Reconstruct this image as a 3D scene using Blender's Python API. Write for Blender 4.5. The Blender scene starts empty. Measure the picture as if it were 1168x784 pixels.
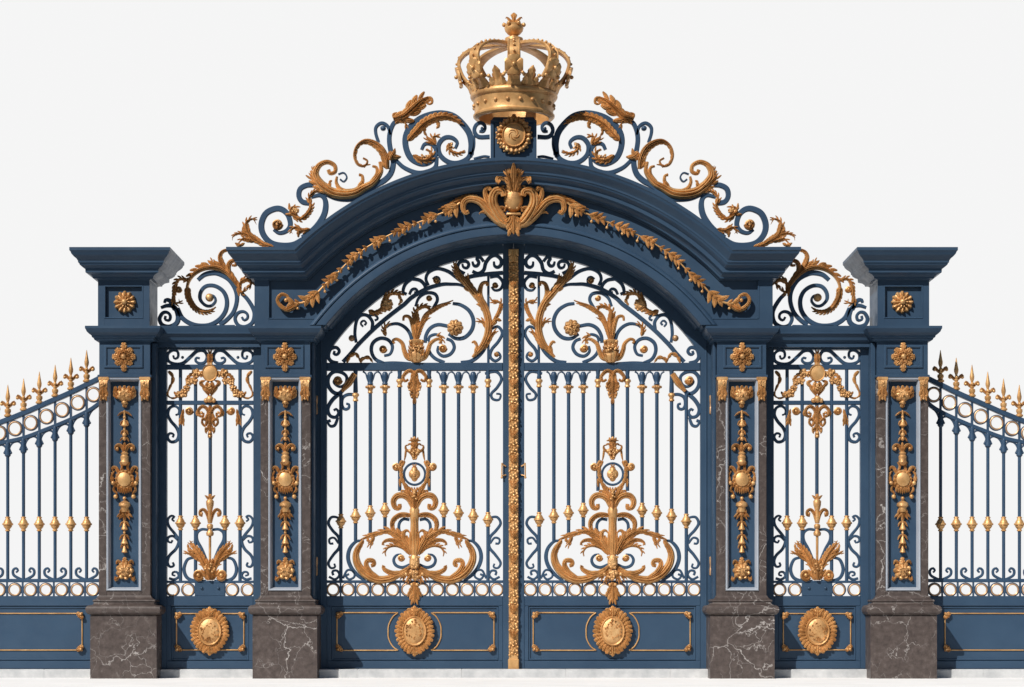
import bpy, bmesh, math, random
from math import sin, cos, pi, sqrt, radians, exp
random.seed(7)
C = bpy.context.scene.collection
# ------------------------------------------------------------------ camera frame
# Measurements were taken from a frontal view: 100 px = 1 m in the plane Y = 0, seen from 26 m.
CX, ZG, HZ, D = 585.8, 774.0, 697.0, 26.0
EYE = (ZG - HZ) / 100.0
def K(Y): return (D + Y) / D / 100.0

# ------------------------------------------------------------------ materials
def mat(name): 
    m = bpy.data.materials.new(name); m.use_nodes = True
    nt = m.node_tree; b = nt.nodes['Principled BSDF']; return m, nt, b
def nd(nt, t, **kw):
    n = nt.nodes.new(t)
    for k, v in kw.items(): setattr(n, k, v)
    return n
def ramp(nt, fac, stops):
    r = nd(nt, 'ShaderNodeValToRGB'); nt.links.new(fac, r.inputs[0])
    e = r.color_ramp.elements
    while len(e) < len(stops): e.new(.5)
    for i, (p, c) in enumerate(stops):
        e[i].position = p; e[i].color = (*c, 1) if len(c) == 3 else c
    return r
def noise(nt, scale, detail=4, rough=.55, vec=None, dist=0):
    n = nd(nt, 'ShaderNodeTexNoise'); n.inputs['Scale'].default_value = scale
    n.inputs['Detail'].default_value = detail; n.inputs['Roughness'].default_value = rough
    n.inputs['Distortion'].default_value = dist
    if vec is not None: nt.links.new(vec, n.inputs['Vector'])
    return n
def bump(nt, b, h, strength, dist):
    u = nd(nt, 'ShaderNodeBump'); u.inputs['Strength'].default_value = strength
    u.inputs['Distance'].default_value = dist
    nt.links.new(h, u.inputs['Height']); nt.links.new(u.outputs[0], b.inputs['Normal']); return u
def paint(name, c1, c2, rough, bs=.12):
    m, nt, b = mat(name); g = nd(nt, 'ShaderNodeNewGeometry')
    n = noise(nt, 1.6, 8, .6, g.outputs['Position'])
    r = ramp(nt, n.outputs[0], [(.3, c1), (.7, c2)]); nt.links.new(r.outputs[0], b.inputs['Base Color'])
    n2 = noise(nt, 9, 6, .65, g.outputs['Position'])
    rr = ramp(nt, n2.outputs[0], [(.3, (rough-.07,)*3), (.7, (rough+.1,)*3)])
    nt.links.new(rr.outputs[0], b.inputs['Roughness'])
    b.inputs['Specular IOR Level'].default_value = .28
    n3 = noise(nt, 45, 3, .5, g.outputs['Position'])
    bump(nt, b, n3.outputs[0], bs, .004); return m
NAVY = paint('navy_paint', (.0255, .053, .096), (.036, .071, .121), .42)
IRON = paint('navy_ironwork_paint', (.026, .055, .102), (.038, .077, .136), .40, .25)
TRIM = paint('pale_grey_trim_paint', (.28, .31, .36), (.37, .40, .45), .45)
def gold(name, a, b_, c, rough=.42, metallic=.42, scale=22, bs=.12):
    m, nt, b = mat(name); g = nd(nt, 'ShaderNodeNewGeometry')
    n = noise(nt, 7, 5, .55, g.outputs['Position'])
    r = ramp(nt, n.outputs[0], [(.28, a), (.5, b_), (.74, c)]); nt.links.new(r.outputs[0], b.inputs['Base Color'])
    b.inputs['Metallic'].default_value = metallic
    n2 = noise(nt, 30, 4, .6, g.outputs['Position'])
    rr = ramp(nt, n2.outputs[0], [(.3, (rough-.06,)*3), (.7, (rough+.12,)*3)])
    nt.links.new(rr.outputs[0], b.inputs['Roughness'])
    n3 = noise(nt, scale, 5, .6, g.outputs['Position'], .4)
    bump(nt, b, n3.outputs[0], bs, .022); return m
GOLD = gold('aged_gold_leaf', (.42, .215, .078), (.60, .335, .130), (.74, .45, .20))
CAST = gold('cast_gilt_relief', (.36, .18, .066), (.56, .305, .118), (.74, .45, .20), .42, .42, 30, .32)
BRONZE = gold('bronze_ring', (.28, .155, .08), (.40, .24, .125), (.50, .32, .18), .42)
def marble():
    m, nt, b = mat('dark_veined_marble'); g = nd(nt, 'ShaderNodeNewGeometry')
    P = g.outputs['Position']
    n0 = noise(nt, 2.0, 5, .6, P)
    mx = nd(nt, 'ShaderNodeVectorMath', operation='MULTIPLY_ADD')
    nt.links.new(n0.outputs['Color'], mx.inputs[0]); mx.inputs[1].default_value = (.55, .55, .55); nt.links.new(P, mx.inputs[2])
    def veins(scale, lo, hi):
        v = nd(nt, 'ShaderNodeTexVoronoi', feature='DISTANCE_TO_EDGE'); v.inputs['Scale'].default_value = scale
        v.inputs['Randomness'].default_value = 1
        nt.links.new(mx.outputs[0], v.inputs['Vector'])
        return ramp(nt, v.outputs['Distance'], [(0, (.9,)*3), (lo, (.5,)*3), (hi, (0,)*3)])
    v1, v2 = veins(1.15, .0028, .0075), veins(4.4, .005, .015)
    msk = ramp(nt, noise(nt, 2.3, 3, .5, P).outputs[0], [(.42, (0,)*3), (.56, (1,)*3)])
    m2 = nd(nt, 'ShaderNodeMath', operation='MULTIPLY'); nt.links.new(v2.outputs[0], m2.inputs[0]); nt.links.new(msk.outputs[0], m2.inputs[1])
    m3 = nd(nt, 'ShaderNodeMath', operation='MULTIPLY'); nt.links.new(m2.outputs[0], m3.inputs[0]); m3.inputs[1].default_value = .8
    mm = nd(nt, 'ShaderNodeMath', operation='MAXIMUM'); m4 = nd(nt, 'ShaderNodeMath', operation='MULTIPLY'); mk2 = ramp(nt, noise(nt, 1.1, 3, .5, P).outputs[0], [(.38, (.12,)*3), (.58, (1,)*3)])
    nt.links.new(v1.outputs[0], m4.inputs[0]); nt.links.new(mk2.outputs[0], m4.inputs[1]); nt.links.new(m4.outputs[0], mm.inputs[0]); nt.links.new(m3.outputs[0], mm.inputs[1])
    mot = noise(nt, 16, 9, .7, P)
    base = ramp(nt, mot.outputs[0], [(.3, (.045, .034, .031)), (.55, (.080, .062, .056)), (.75, (.13, .105, .096))])
    mix = nd(nt, 'ShaderNodeMix', data_type='RGBA'); nt.links.new(mm.outputs[0], mix.inputs[0])
    nt.links.new(base.outputs[0], mix.inputs[6]); mix.inputs[7].default_value = (.46, .43, .41, 1)
    nt.links.new(mix.outputs[2], b.inputs['Base Color']); b.inputs['Roughness'].default_value = .42; b.inputs['Specular IOR Level'].default_value = .3
    bump(nt, b, mot.outputs[0], .15, .004)
    return m
MARBLE = marble()
def stone(name, c1, c2, scale, rough=.8):
    m, nt, b = mat(name); g = nd(nt, 'ShaderNodeNewGeometry')
    n = noise(nt, scale, 9, .65, g.outputs['Position'])
    r = ramp(nt, n.outputs[0], [(.3, c1), (.7, c2)]); nt.links.new(r.outputs[0], b.inputs['Base Color'])
    b.inputs['Roughness'].default_value = rough
    n2 = noise(nt, 60, 5, .6, g.outputs['Position']); bump(nt, b, n2.outputs[0], .3, .004); return m
KERB = stone('grey_kerb_stone', (.34, .35, .36), (.56, .56, .56), 5)
GROUND = stone('pale_pavement', (.80, .79, .775), (.90, .895, .885), 1.3)

# ------------------------------------------------------------------ mesh builder in px space
def cr(pts, n):
    """Catmull-Rom through pts (tuples, any dimension), resampled to n+1 points by length."""
    if len(pts) == 2:
        a, b = pts; return [tuple(a[k] + (b[k]-a[k])*i/n for k in range(len(a))) for i in range(n+1)]
    P = [tuple(2*pts[0][k]-pts[1][k] for k in range(len(pts[0])))] + list(pts) + [tuple(2*pts[-1][k]-pts[-2][k] for k in range(len(pts[0])))]
    out = []
    for i in range(1, len(P)-2):
        a, b, c, d = P[i-1:i+3]
        for j in range(10):
            t = j/10
            out.append(tuple(.5*((2*b[k]) + (c[k]-a[k])*t + (2*a[k]-5*b[k]+4*c[k]-d[k])*t*t + (-a[k]+3*b[k]-3*c[k]+d[k])*t**3) for k in range(len(a))))
    out.append(tuple(pts[-1]))
    L = [0]
    for p, q in zip(out, out[1:]): L.append(L[-1] + sqrt(sum((x-y)**2 for x, y in zip(p, q))))
    res, j = [], 0
    for i in range(n+1):
        s = L[-1]*i/n
        while j < len(L)-2 and L[j+1] < s: j += 1
        t = (s-L[j])/max(1e-9, L[j+1]-L[j])
        res.append(tuple(out[j][k] + (out[j+1][k]-out[j][k])*t for k in range(len(out[0]))))
    return res
def plen(pts): return sum(sqrt((a[0]-b[0])**2+(a[1]-b[1])**2) for a, b in zip(pts, pts[1:]))
def itp(w, t):
    if not isinstance(w, (list, tuple)): return w
    x = t*(len(w)-1); i = min(len(w)-2, int(x)); f = x-i
    return w[i]*(1-f)+w[i+1]*f
class MB:
    def __init__(s): s.v, s.f = [], []
    def add(s, v, f):
        o = len(s.v); s.v += v; s.f += [tuple(i+o for i in q) for q in f]; return s
    def rings(s, R, closed=False):
        n = len(R[0]); v = [p for r in R for p in r]; f = []
        m = len(R)
        for i in range(m if closed else m-1):
            for j in range(n):
                a, b = i*n+j, i*n+(j+1) % n
                c, d = ((i+1) % m)*n+(j+1) % n, ((i+1) % m)*n+j
                f.append((a, b, c, d))
        if not closed: f += [tuple(range(n)), tuple(range((m-1)*n, m*n))]
        return s.add(v, f)
    def box(s, x0, x1, y0, y1, h0, h1, ch=0):
        if not ch:
            return s.rings([[(x0, y0, h0), (x1, y0, h0), (x1, y1, h0), (x0, y1, h0)], [(x0, y0, h1), (x1, y0, h1), (x1, y1, h1), (x0, y1, h1)]])
        q = lambda c, h: [(x0+c, y0+c, h), (x1-c, y0+c, h), (x1-c, y1-c, h), (x0+c, y1-c, h)]
        return s.rings([q(0, h0), q(0, h1-ch), q(ch, h1)])
    def plan(s, x0, x1, hb, hf, prof):
        """stack of rectangles: prof = (overhang, y)"""
        return s.rings([[(x0-o, y, hb-o), (x1+o, y, hb-o), (x1+o, y, hf+o), (x0-o, y, hf+o)] for o, y in prof])
    def frame(s, x0, x1, y0, y1, w, h0, h1, ch=1):
        """rectangular picture-frame moulding, w wide inward"""
        def q(c, h): return [(x0+c, y0+c, h), (x1-c, y0+c, h), (x1-c, y1-c, h), (x0+c, y1-c, h)]
        L = [q(0, h0), q(0, h1-ch), q(ch, h1), q(w-ch, h1), q(w, h1-ch), q(w, h0)]
        n = 4; v = [p for r in L for p in r]; f = []
        for i in range(6):
            for j in range(4):
                a, b = i*4+j, i*4+(j+1) % 4; c, d = ((i+1) % 6)*4+(j+1) % 4, ((i+1) % 6)*4+j
                f.append((a, b, c, d))
        return s.add(v, f)
    def ribbon(s, pts, w, h0, h1, ch=.7, n=None, closed=False):
        n = n or max(6, int(plen(pts)/1.6)); P = cr(pts, n); R = []
        for i, p in enumerate(P):
            a, b = P[max(0, i-1)], P[min(n, i+1)]
            if closed: a, b = P[(i-1) % n], P[(i+1) % n]
            dx, dy = b[0]-a[0], b[1]-a[1]; l = sqrt(dx*dx+dy*dy) or 1; nx, ny = -dy/l, dx/l
            hw = itp(w, i/n)/2; c = min(ch, hw*.6)
            R.append([(p[0]+nx*u, p[1]+ny*u, h) for u, h in ((-hw, h0), (-hw, h1-c), (-hw+c, h1), (hw-c, h1), (hw, h1-c), (hw, h0))])
        if closed: R = R[:-1]
        return s.rings(R, closed)
    def tube(s, pts, r, n=None, seg=8, closed=False):
        """pts = (x, y, h)"""
        n = n or max(4, int(plen(pts)/2)); P = cr(pts, n); R = []
        for i, p in enumerate(P):
            a, b = P[max(0, i-1)], P[min(n, i+1)]
            if closed: a, b = P[(i-1) % n], P[(i+1) % n]
            t = [b[k]-a[k] for k in range(3)]; l = sqrt(sum(x*x for x in t)) or 1; t = [x/l for x in t]
            u = [0, 0, 1.] if abs(t[2]) < .9 else [0, 1., 0]
            dt = sum(x*y for x, y in zip(u, t)); u = [x-dt*y for x, y in zip(u, t)]; l = sqrt(sum(x*x for x in u)); u = [x/l for x in u]
            v = [t[1]*u[2]-t[2]*u[1], t[2]*u[0]-t[0]*u[2], t[0]*u[1]-t[1]*u[0]]
            rr = itp(r, i/n)
            R.append([tuple(p[k]+rr*(cos(2*pi*j/seg)*u[k]+sin(2*pi*j/seg)*v[k]) for k in range(3)) for j in range(seg)])
        if closed: R = R[:-1]
        return s.rings(R, closed)
    def leaf(s, pts, w, lobes=5, h0=-1, bulge=None, depth=.40, env=(.5, .85, 1, .95, .8, .55, .12), sides=(1, 1), slant=.38, lift=0, n=None):
        bulge = w*.5 if bulge is None else bulge
        if lobes >= 3 and w >= 5.2 and plen(pts) > 13:
            m_ = max(lobes*4, 12); Q = cr(pts, m_); ln = plen(Q)
            s.leaf(pts, w*.48, 0, h0, bulge*.8, depth, env, sides, slant, lift)
            nl = max(3, int(ln/max(3.8, w*.56)))
            for q in range(nl):
                t = (q+.15)/nl*.9; f_ = t*m_; i = min(m_-1, int(f_)); f_ -= i
                x, y = Q[i][0]+(Q[i+1][0]-Q[i][0])*f_, Q[i][1]+(Q[i+1][1]-Q[i][1])*f_
                dx, dy = Q[i+1][0]-Q[i][0], Q[i+1][1]-Q[i][1]; l = sqrt(dx*dx+dy*dy) or 1; dx /= l; dy /= l
                e = itp(env, t+.08); We = w*.5*max(.35, e); L = max(ln/nl*1.5, We*1.25)
                for sg, sd in ((-1, sides[0]), (1, sides[1])):
                    if sd < .35: continue
                    nx, ny = -dy*sg, dx*sg; hb = h0+lift*t*t
                    A = (x+nx*We*.12, y+ny*We*.12); B = (x+dx*L*.34+nx*We*.62, y+dy*L*.34+ny*We*.62)
                    E = (x+dx*L*.88+nx*We*.98, y+dy*L*.88+ny*We*.98)
                    s.leaf([A, B, E], max(1.7, min(L*.5, We*.8)), 0, hb-.1+.35*(q % 2), None, .3, (.55, .9, 1, .9, .35), n=6)
            return s
        n = n or max(10, lobes*6, int(plen(pts)/1.5)); P = cr(pts, n); R = []
        U = (-1, -.8, -.55, -.3, -.12, 0, .12, .3, .55, .8, 1)
        for i, p in enumerate(P):
            t = i/n; a, b = P[max(0, i-1)], P[min(n, i+1)]
            dx, dy = b[0]-a[0], b[1]-a[1]; l = sqrt(dx*dx+dy*dy) or 1; dx /= l; dy /= l; nx, ny = -dy, dx
            e = itp(env, t); row = []
            m = 1 if not lobes else sin(pi*((lobes*t) % 1)**1.5)**.55 if (lobes*t) % 1 > 0 else 0
            for u in U:
                sd = sides[0] if u < 0 else sides[1]
                W = w/2*e*(1-depth*sd*(1-m)); sl = slant*abs(u)**1.5*w/2*e*sd*(1 if lobes else 0)
                h = bulge*e*(max(0, 1-u*u)**.6*.75 + .34*exp(-(u/.15)**2) - .27*exp(-((abs(u)-.30)/.12)**2) + .12*exp(-((abs(u)-.55)/.1)**2) + sd*(.48*m-.12 if lobes else .16)*exp(-((abs(u)-.72)/.2)**2))
                row.append((p[0]+nx*u*W+dx*sl, p[1]+ny*u*W+dy*sl, h0+.5+h+lift*t*t))
            hb = h0-.5+lift*t*t*.9
            row += [(row[-1][0], row[-1][1], hb), (row[0][0], row[0][1], hb)]
            R.append(row)
        return s.rings(R)
    def dome(s, cx, cy, rx, ry, prof, h0=-1, seg=32, petals=0, amp=0, ham=0, ph=0):
        """radial relief facing the viewer, prof=(r 0..1 from rim inward, h)"""
        R = []
        for k, (r, h) in enumerate([(prof[0][0], h0)]+list(prof)):
            row = []
            for j in range(seg):
                a = 2*pi*j/seg + ph
                md = abs(cos(petals*(a-ph)/2)) if petals else 1
                rr = r*(1-amp*(1-md)*min(1, r*1.2)); hh = h if k == 0 else h0+(h-h0)*(1-ham*(1-md)*min(1, r*1.3))
                row.append((cx+rx*rr*cos(a), cy+ry*rr*sin(a), hh))
            R.append(row)
        return s.rings(R)
    def lathe(s, cx, hc, prof, seg=16, sq=1, wob=None):
        """vertical axis; prof=(r, y)"""
        return s.rings([[(cx+r*cos(2*pi*j/seg), y, hc+r*sq*sin(2*pi*j/seg)) for j in range(seg)] for r, y in prof])
    def ball(s, cx, cy, h, r, seg=10):
        return s.rings([[(cx+r*sin(pi*i/6)*cos(2*pi*j/seg), cy+r*cos(pi*i/6), h+r*sin(pi*i/6)*sin(2*pi*j/seg)) for j in range(seg)] if 0 < i < 6 else
                        [(cx+.02*r*cos(2*pi*j/seg), cy+r*cos(pi*i/6), h+.02*r*sin(2*pi*j/seg)) for j in range(seg)] for i in range(7)])
    def spiral(s, cx, cy, r, h0, turns=1.3, w=None, a0=0, dirn=1, hh=2.5):
        """rounded gilt volute with an eye"""; r *= 1.25
        w = w or r*.55; pts = [(cx+(r-w/2)*(1-.78*t)*cos(a0+dirn*turns*2*pi*t), cy+(r-w/2)*(1-.78*t)*sin(a0+dirn*turns*2*pi*t)) for t in [i/16 for i in range(17)]]
        s.leaf(pts, w, 0, h0, hh*.9, env=(.9, 1, .95, .85, .7, .55)); s.dome(cx, cy, r*.8, r*.8, [(1, h0+.5), (.8, h0+1)], h0-.5, 16)
        return s.ball(cx, cy, h0+hh*.7, r*.3)
    def cluster(s, cx, cy, rx, ry, n, r, h0, rnd):
        for _ in range(n):
            a = rnd.random()*2*pi; q = sqrt(rnd.random())
            s.ball(cx+rx*q*cos(a), cy+ry*q*sin(a), h0+(1-q*q)*min(rx, ry)*.5, r*(.7+.6*rnd.random()), 7)
        return s
    def flip(s, ax):
        m = MB(); m.v = [(2*ax-x, y, h) for x, y, h in s.v]; m.f = list(s.f); return m
    def merge(s, o): return s.add(list(o.v), list(o.f))

class Thing:
    def __init__(t, name, label, cat, Y, bx, by, mir=False, group=None):
        t.Y, t.k, t.mir = Y, K(Y), mir
        o = bpy.data.objects.new(name, None); C.objects.link(o)
        o['label'] = label; o['category'] = cat
        if group: o['group'] = group
        t.o = o; o.location = t.W((bx, by, 0)); o.empty_display_size = .2
        t.loc = tuple(o.location); t.ax = bx
    def W(t, p):
        x = (p[0]-CX)*t.k
        return ((-x if t.mir else x), t.Y - p[2]*t.k, EYE+(HZ-p[1])*t.k)
    def mk(t, name, mb, m, parent=None, label=None, ang=38):
        me = bpy.data.meshes.new(name); w = [t.W(p) for p in mb.v]
        me.from_pydata([(a-t.loc[0], b-t.loc[1], c-t.loc[2]) for a, b, c in w], [], mb.f)
        bm = bmesh.new(); bm.from_mesh(me); bmesh.ops.recalc_face_normals(bm, faces=bm.faces); bm.to_mesh(me); bm.free()
        me.polygons.foreach_set('use_smooth', [True]*len(me.polygons)); me.set_sharp_from_angle(angle=radians(ang))
        me.materials.append(m)
        o = bpy.data.objects.new(name, me); C.objects.link(o); o.parent = parent or t.o
        if label: o['label'] = label
        return o
    def two(t, name, mb, m, ax=None, parent=None, ang=38):
        ax = t.ax if ax is None else ax
        return t.mk(name, mb, m, parent, None, ang), t.mk(name, mb.flip(ax), m, parent, None, ang)
def tr(x0, y0, s):
    return lambda *p: [(x0+p[i]/s, y0+p[i+1]/s) for i in range(0, len(p), 2)]
tA, tB, tC = tr(255, 180, 7.125), tr(400, 100, 7.125), tr(175, 275, 7.464)
tD, tE, tF, tG = tr(180, 390, 6.533), tr(180, 560, 6.031), tr(365, 280, 5.407), tr(470, 280, 5.407)
tH, tI, tJ, tK, tL = tr(365, 415, 7.47), tr(430, 490, 7.127), tr(395, 580, 6.533), tr(525, 180, 8.71), tr(310, 220, 5.078)
def R_(*a, **k): return MB().ribbon(*a, **k)
def Lf(*a, **k): return MB().leaf(*a, **k)

# ================================================================== setting
def sheet(name, verts, faces, m, kind='structure'):
    me = bpy.data.meshes.new(name); me.from_pydata(verts, [], faces); me.materials.append(m)
    o = bpy.data.objects.new(name, me); C.objects.link(o); o['kind'] = kind; return o
sheet('ground', [(-400, -200, 0), (400, -200, 0), (400, 200, 0), (-400, 200, 0)], [(0, 1, 2, 3)], GROUND)
DAMPER = stone('bounce_damping_dark', (.035, .035, .037), (.06, .06, .062), 6)
sheet('added_dark_ground', [(-400, -200, .004), (400, -200, .004), (400, -3.25, .004), (-400, -3.25, .004)], [(0, 1, 2, 3)], DAMPER)  # unseen dark sheet added in front to cut light bounced off the pavement
kb = MB()
def kerb():
    m = bmesh.new(); segs = []
    x = -9.0; v = []; f = []
    mb = MB()
    while x < 9:
        mb.rings([[(x+.001, .21, 0), (x+1.199, .21, 0), (x+1.199, .85, 0), (x+.001, .85, 0)], [(x+.001, .21, .09), (x+1.199, .21, .09), (x+1.199, .85, .09), (x+.001, .85, .09)], [(x+.004, .218, .098), (x+1.196, .218, .098), (x+1.196, .842, .098), (x+.004, .842, .098)]]); x += 1.2
    o = sheet('kerb', mb.v, mb.f, KERB)
    b = bmesh.new(); b.from_mesh(o.data); bmesh.ops.recalc_face_normals(b, faces=b.faces); b.to_mesh(o.data); b.free()
    m.free()
kerb()
ms, nt, b = mat('bright_hazy_sky'); nt.nodes.remove(b)
em = nd(nt, 'ShaderNodeEmission'); em.inputs[0].default_value = (.915, .915, .915, 1)
nt.links.new(em.outputs[0], nt.nodes['Material Output'].inputs[0])
vs, fs = [], []; N = 48
for i in range(N+1):
    a = radians(30)+radians(120)*i/N
    for j in range(9):
        e = radians(34)*j/8; vs.append((170*cos(a)*cos(e), 5+170*sin(a)*cos(e), -1+170*sin(e)))
for i in range(N):
    for j in range(8): fs.append((i*9+j, (i+1)*9+j, (i+1)*9+j+1, i*9+j+1))
sheet('sky', vs, fs, ms)

# ================================================================== ornaments shared by several things
def rosette(t, cx, cy, rx, ry, petals, label=None, par=None, name='rosette'):
    m = MB()
    m.dome(cx, cy, rx, ry, [(1, 1.2), (.9, 2.6), (.7, 2.2), (.55, 1.6)], -1, petals*6, petals, .22, .55)
    m.dome(cx, cy, rx*.68, ry*.68, [(1, 2.6), (.85, 4.0), (.5, 3.0)], 0, petals*6, petals, .25, .5, pi/petals)
    m.dome(cx, cy, rx*.26, ry*.26, [(1, 4), (.8, 5.4), (.3, 6)], 1, 14)
    rnd = random.Random(int(cx*7+cy))
    if ry > rx*1.08:
        for k in range(petals):
            a = 2*pi*k/petals; m.ball(cx+rx*.9*cos(a), cy+ry*.9*sin(a), 1.4, 1.5, 7)
        for sy in (-1, 1):
            m.leaf([(cx, cy+sy*ry*.6), (cx, cy+sy*ry*1.12)], 7, 2, 0, 2.5, env=(.8, 1, .7, .1))
    return t.mk(name, m, CAST, par, label, 50)
def knop(t, x, y, par, s=1.0):
    P = [(1.9, 8.4), (2.9, 8.0), (3.1, 7.2), (2.3, 6.4), (2.6, 5.6), (3.5, 4.8), (4.5, 3.4), (5.0, 2.2), (4.8, 1.8), (6.2, .9), (6.3, 0), (5.9, -.8), (4.9, -1.2), (4.6, -2.4), (3.6, -4.2), (2.6, -5.6), (2.3, -6.4), (3.1, -7.2), (2.9, -8.0), (1.9, -8.4)]
    m = MB().lathe(x, -2.5, [(r*s, y+q*s) for r, q in P], 20)
    return t.mk('knop', m, GOLD, par, None, 42)
def bar(t, x, y0, y1, w=4.1, name='bar'):
    return t.mk(name, MB().lathe(x, -2.5, [(w/2, y0), (w/2, y1)], 10), IRON, None, None, 60)
def ring(t, cx, cy, r=6.9):
    pts = [(cx+r*cos(a), cy+r*sin(a), -2) for a in [2*pi*i/24 for i in range(25)]]
    q = t.mk('ring', MB().ribbon([(cx+(r+.5)*cos(2*pi*i/24), cy+(r+.5)*sin(2*pi*i/24)) for i in range(25)], 1.7, -4, -1, .4, 24, True), IRON)
    t.mk('ring_lining', MB().tube([(x+(cx-x)*.09, y+(cy-y)*.09, h+.8) for x, y, h in pts], 1.0, 24, 6, True), BRONZE, q)
    return q
def corner_fleuron(t, x, y, sx, sy, par):
    m = MB()
    m.leaf([(x+sx*4, y+sy*4), (x-sx*1.5, y-sy*1.5)], 5, 2, 0, 1.6)
    for a, b in ((1, 0), (0, 1)):
        m.spiral(x+sx*(1+3.4*a)-sx, y+sy*(1+3.4*b)-sy, 2.5, 0, 1.2, hh=1.8)
    m.ball(x+sx*.4, y+sy*.4, 1.2, 1.7)
    return t.mk('corner_ornament', m, CAST, par)
def medallion(t, cx, cy, rx, ry, par=None):
    m = MB()
    n = 30; rnd = random.Random(int(cx))
    m.dome(cx, cy, rx*.93, ry*.93, [(1, 1), (.92, 2.6), (.78, 3.6), (.66, 3.2)], -1, 120, n, .10, .5)
    for k in range(n):
        a = 2*pi*k/n; q = .97 + .05*rnd.random()
        m.leaf([(cx+rx*.62*cos(a), cy+ry*.62*sin(a)), (cx+rx*q*cos(a), cy+ry*q*sin(a))], 5.0, 0, 1.6, 2.6, env=(.5, .8, 1, .95, .6))
    for sy in (-1, 1):
        m.leaf([(cx, cy+sy*ry*.62), (cx, cy+sy*ry*1.07)], 9, 3, 2.2, 3.4, env=(.8, 1, .95, .6, .15))
        for sx in (-1, 1): m.leaf([(cx+sx*1, cy+sy*ry*.68), (cx+sx*6, cy+sy*ry*.92), (cx+sx*9, cy+sy*ry*.86)], 4.5, 0, 2.4, 3)
    o = t.mk('medallion', m, GOLD, par, None, 45)
    m = MB(); m.dome(cx, cy, rx*.62, ry*.64, [(1, 4.2), (.94, 5.6), (.88, 4.8), (.84, 4.2)], 1, 40)
    t.mk('rim', m, GOLD, o)
    m = MB(); m.dome(cx, cy, rx*.52, ry*.54, [(1, 4.2), (.85, 5.4), (.6, 6.2), (.3, 6.6)], 1, 36)
    sc = rx/22
    for q in range(34):
        a = rnd.random()*6.28; rq = sqrt(rnd.random())*.46; x, y = cx+rx*rq*cos(a), cy+ry*rq*1.04*sin(a); b = a+rnd.uniform(.6, 2.2)
        m.leaf([(x, y), (x+1.6*sc*cos(b), y+1.6*sc*sin(b)), (x+2.6*sc*cos(b+.9), y+2.6*sc*sin(b+.9))], 1.3*sc, 0, 5.6, .8, n=5)
    t.mk('boss', m, CAST, o)
    return o

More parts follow.
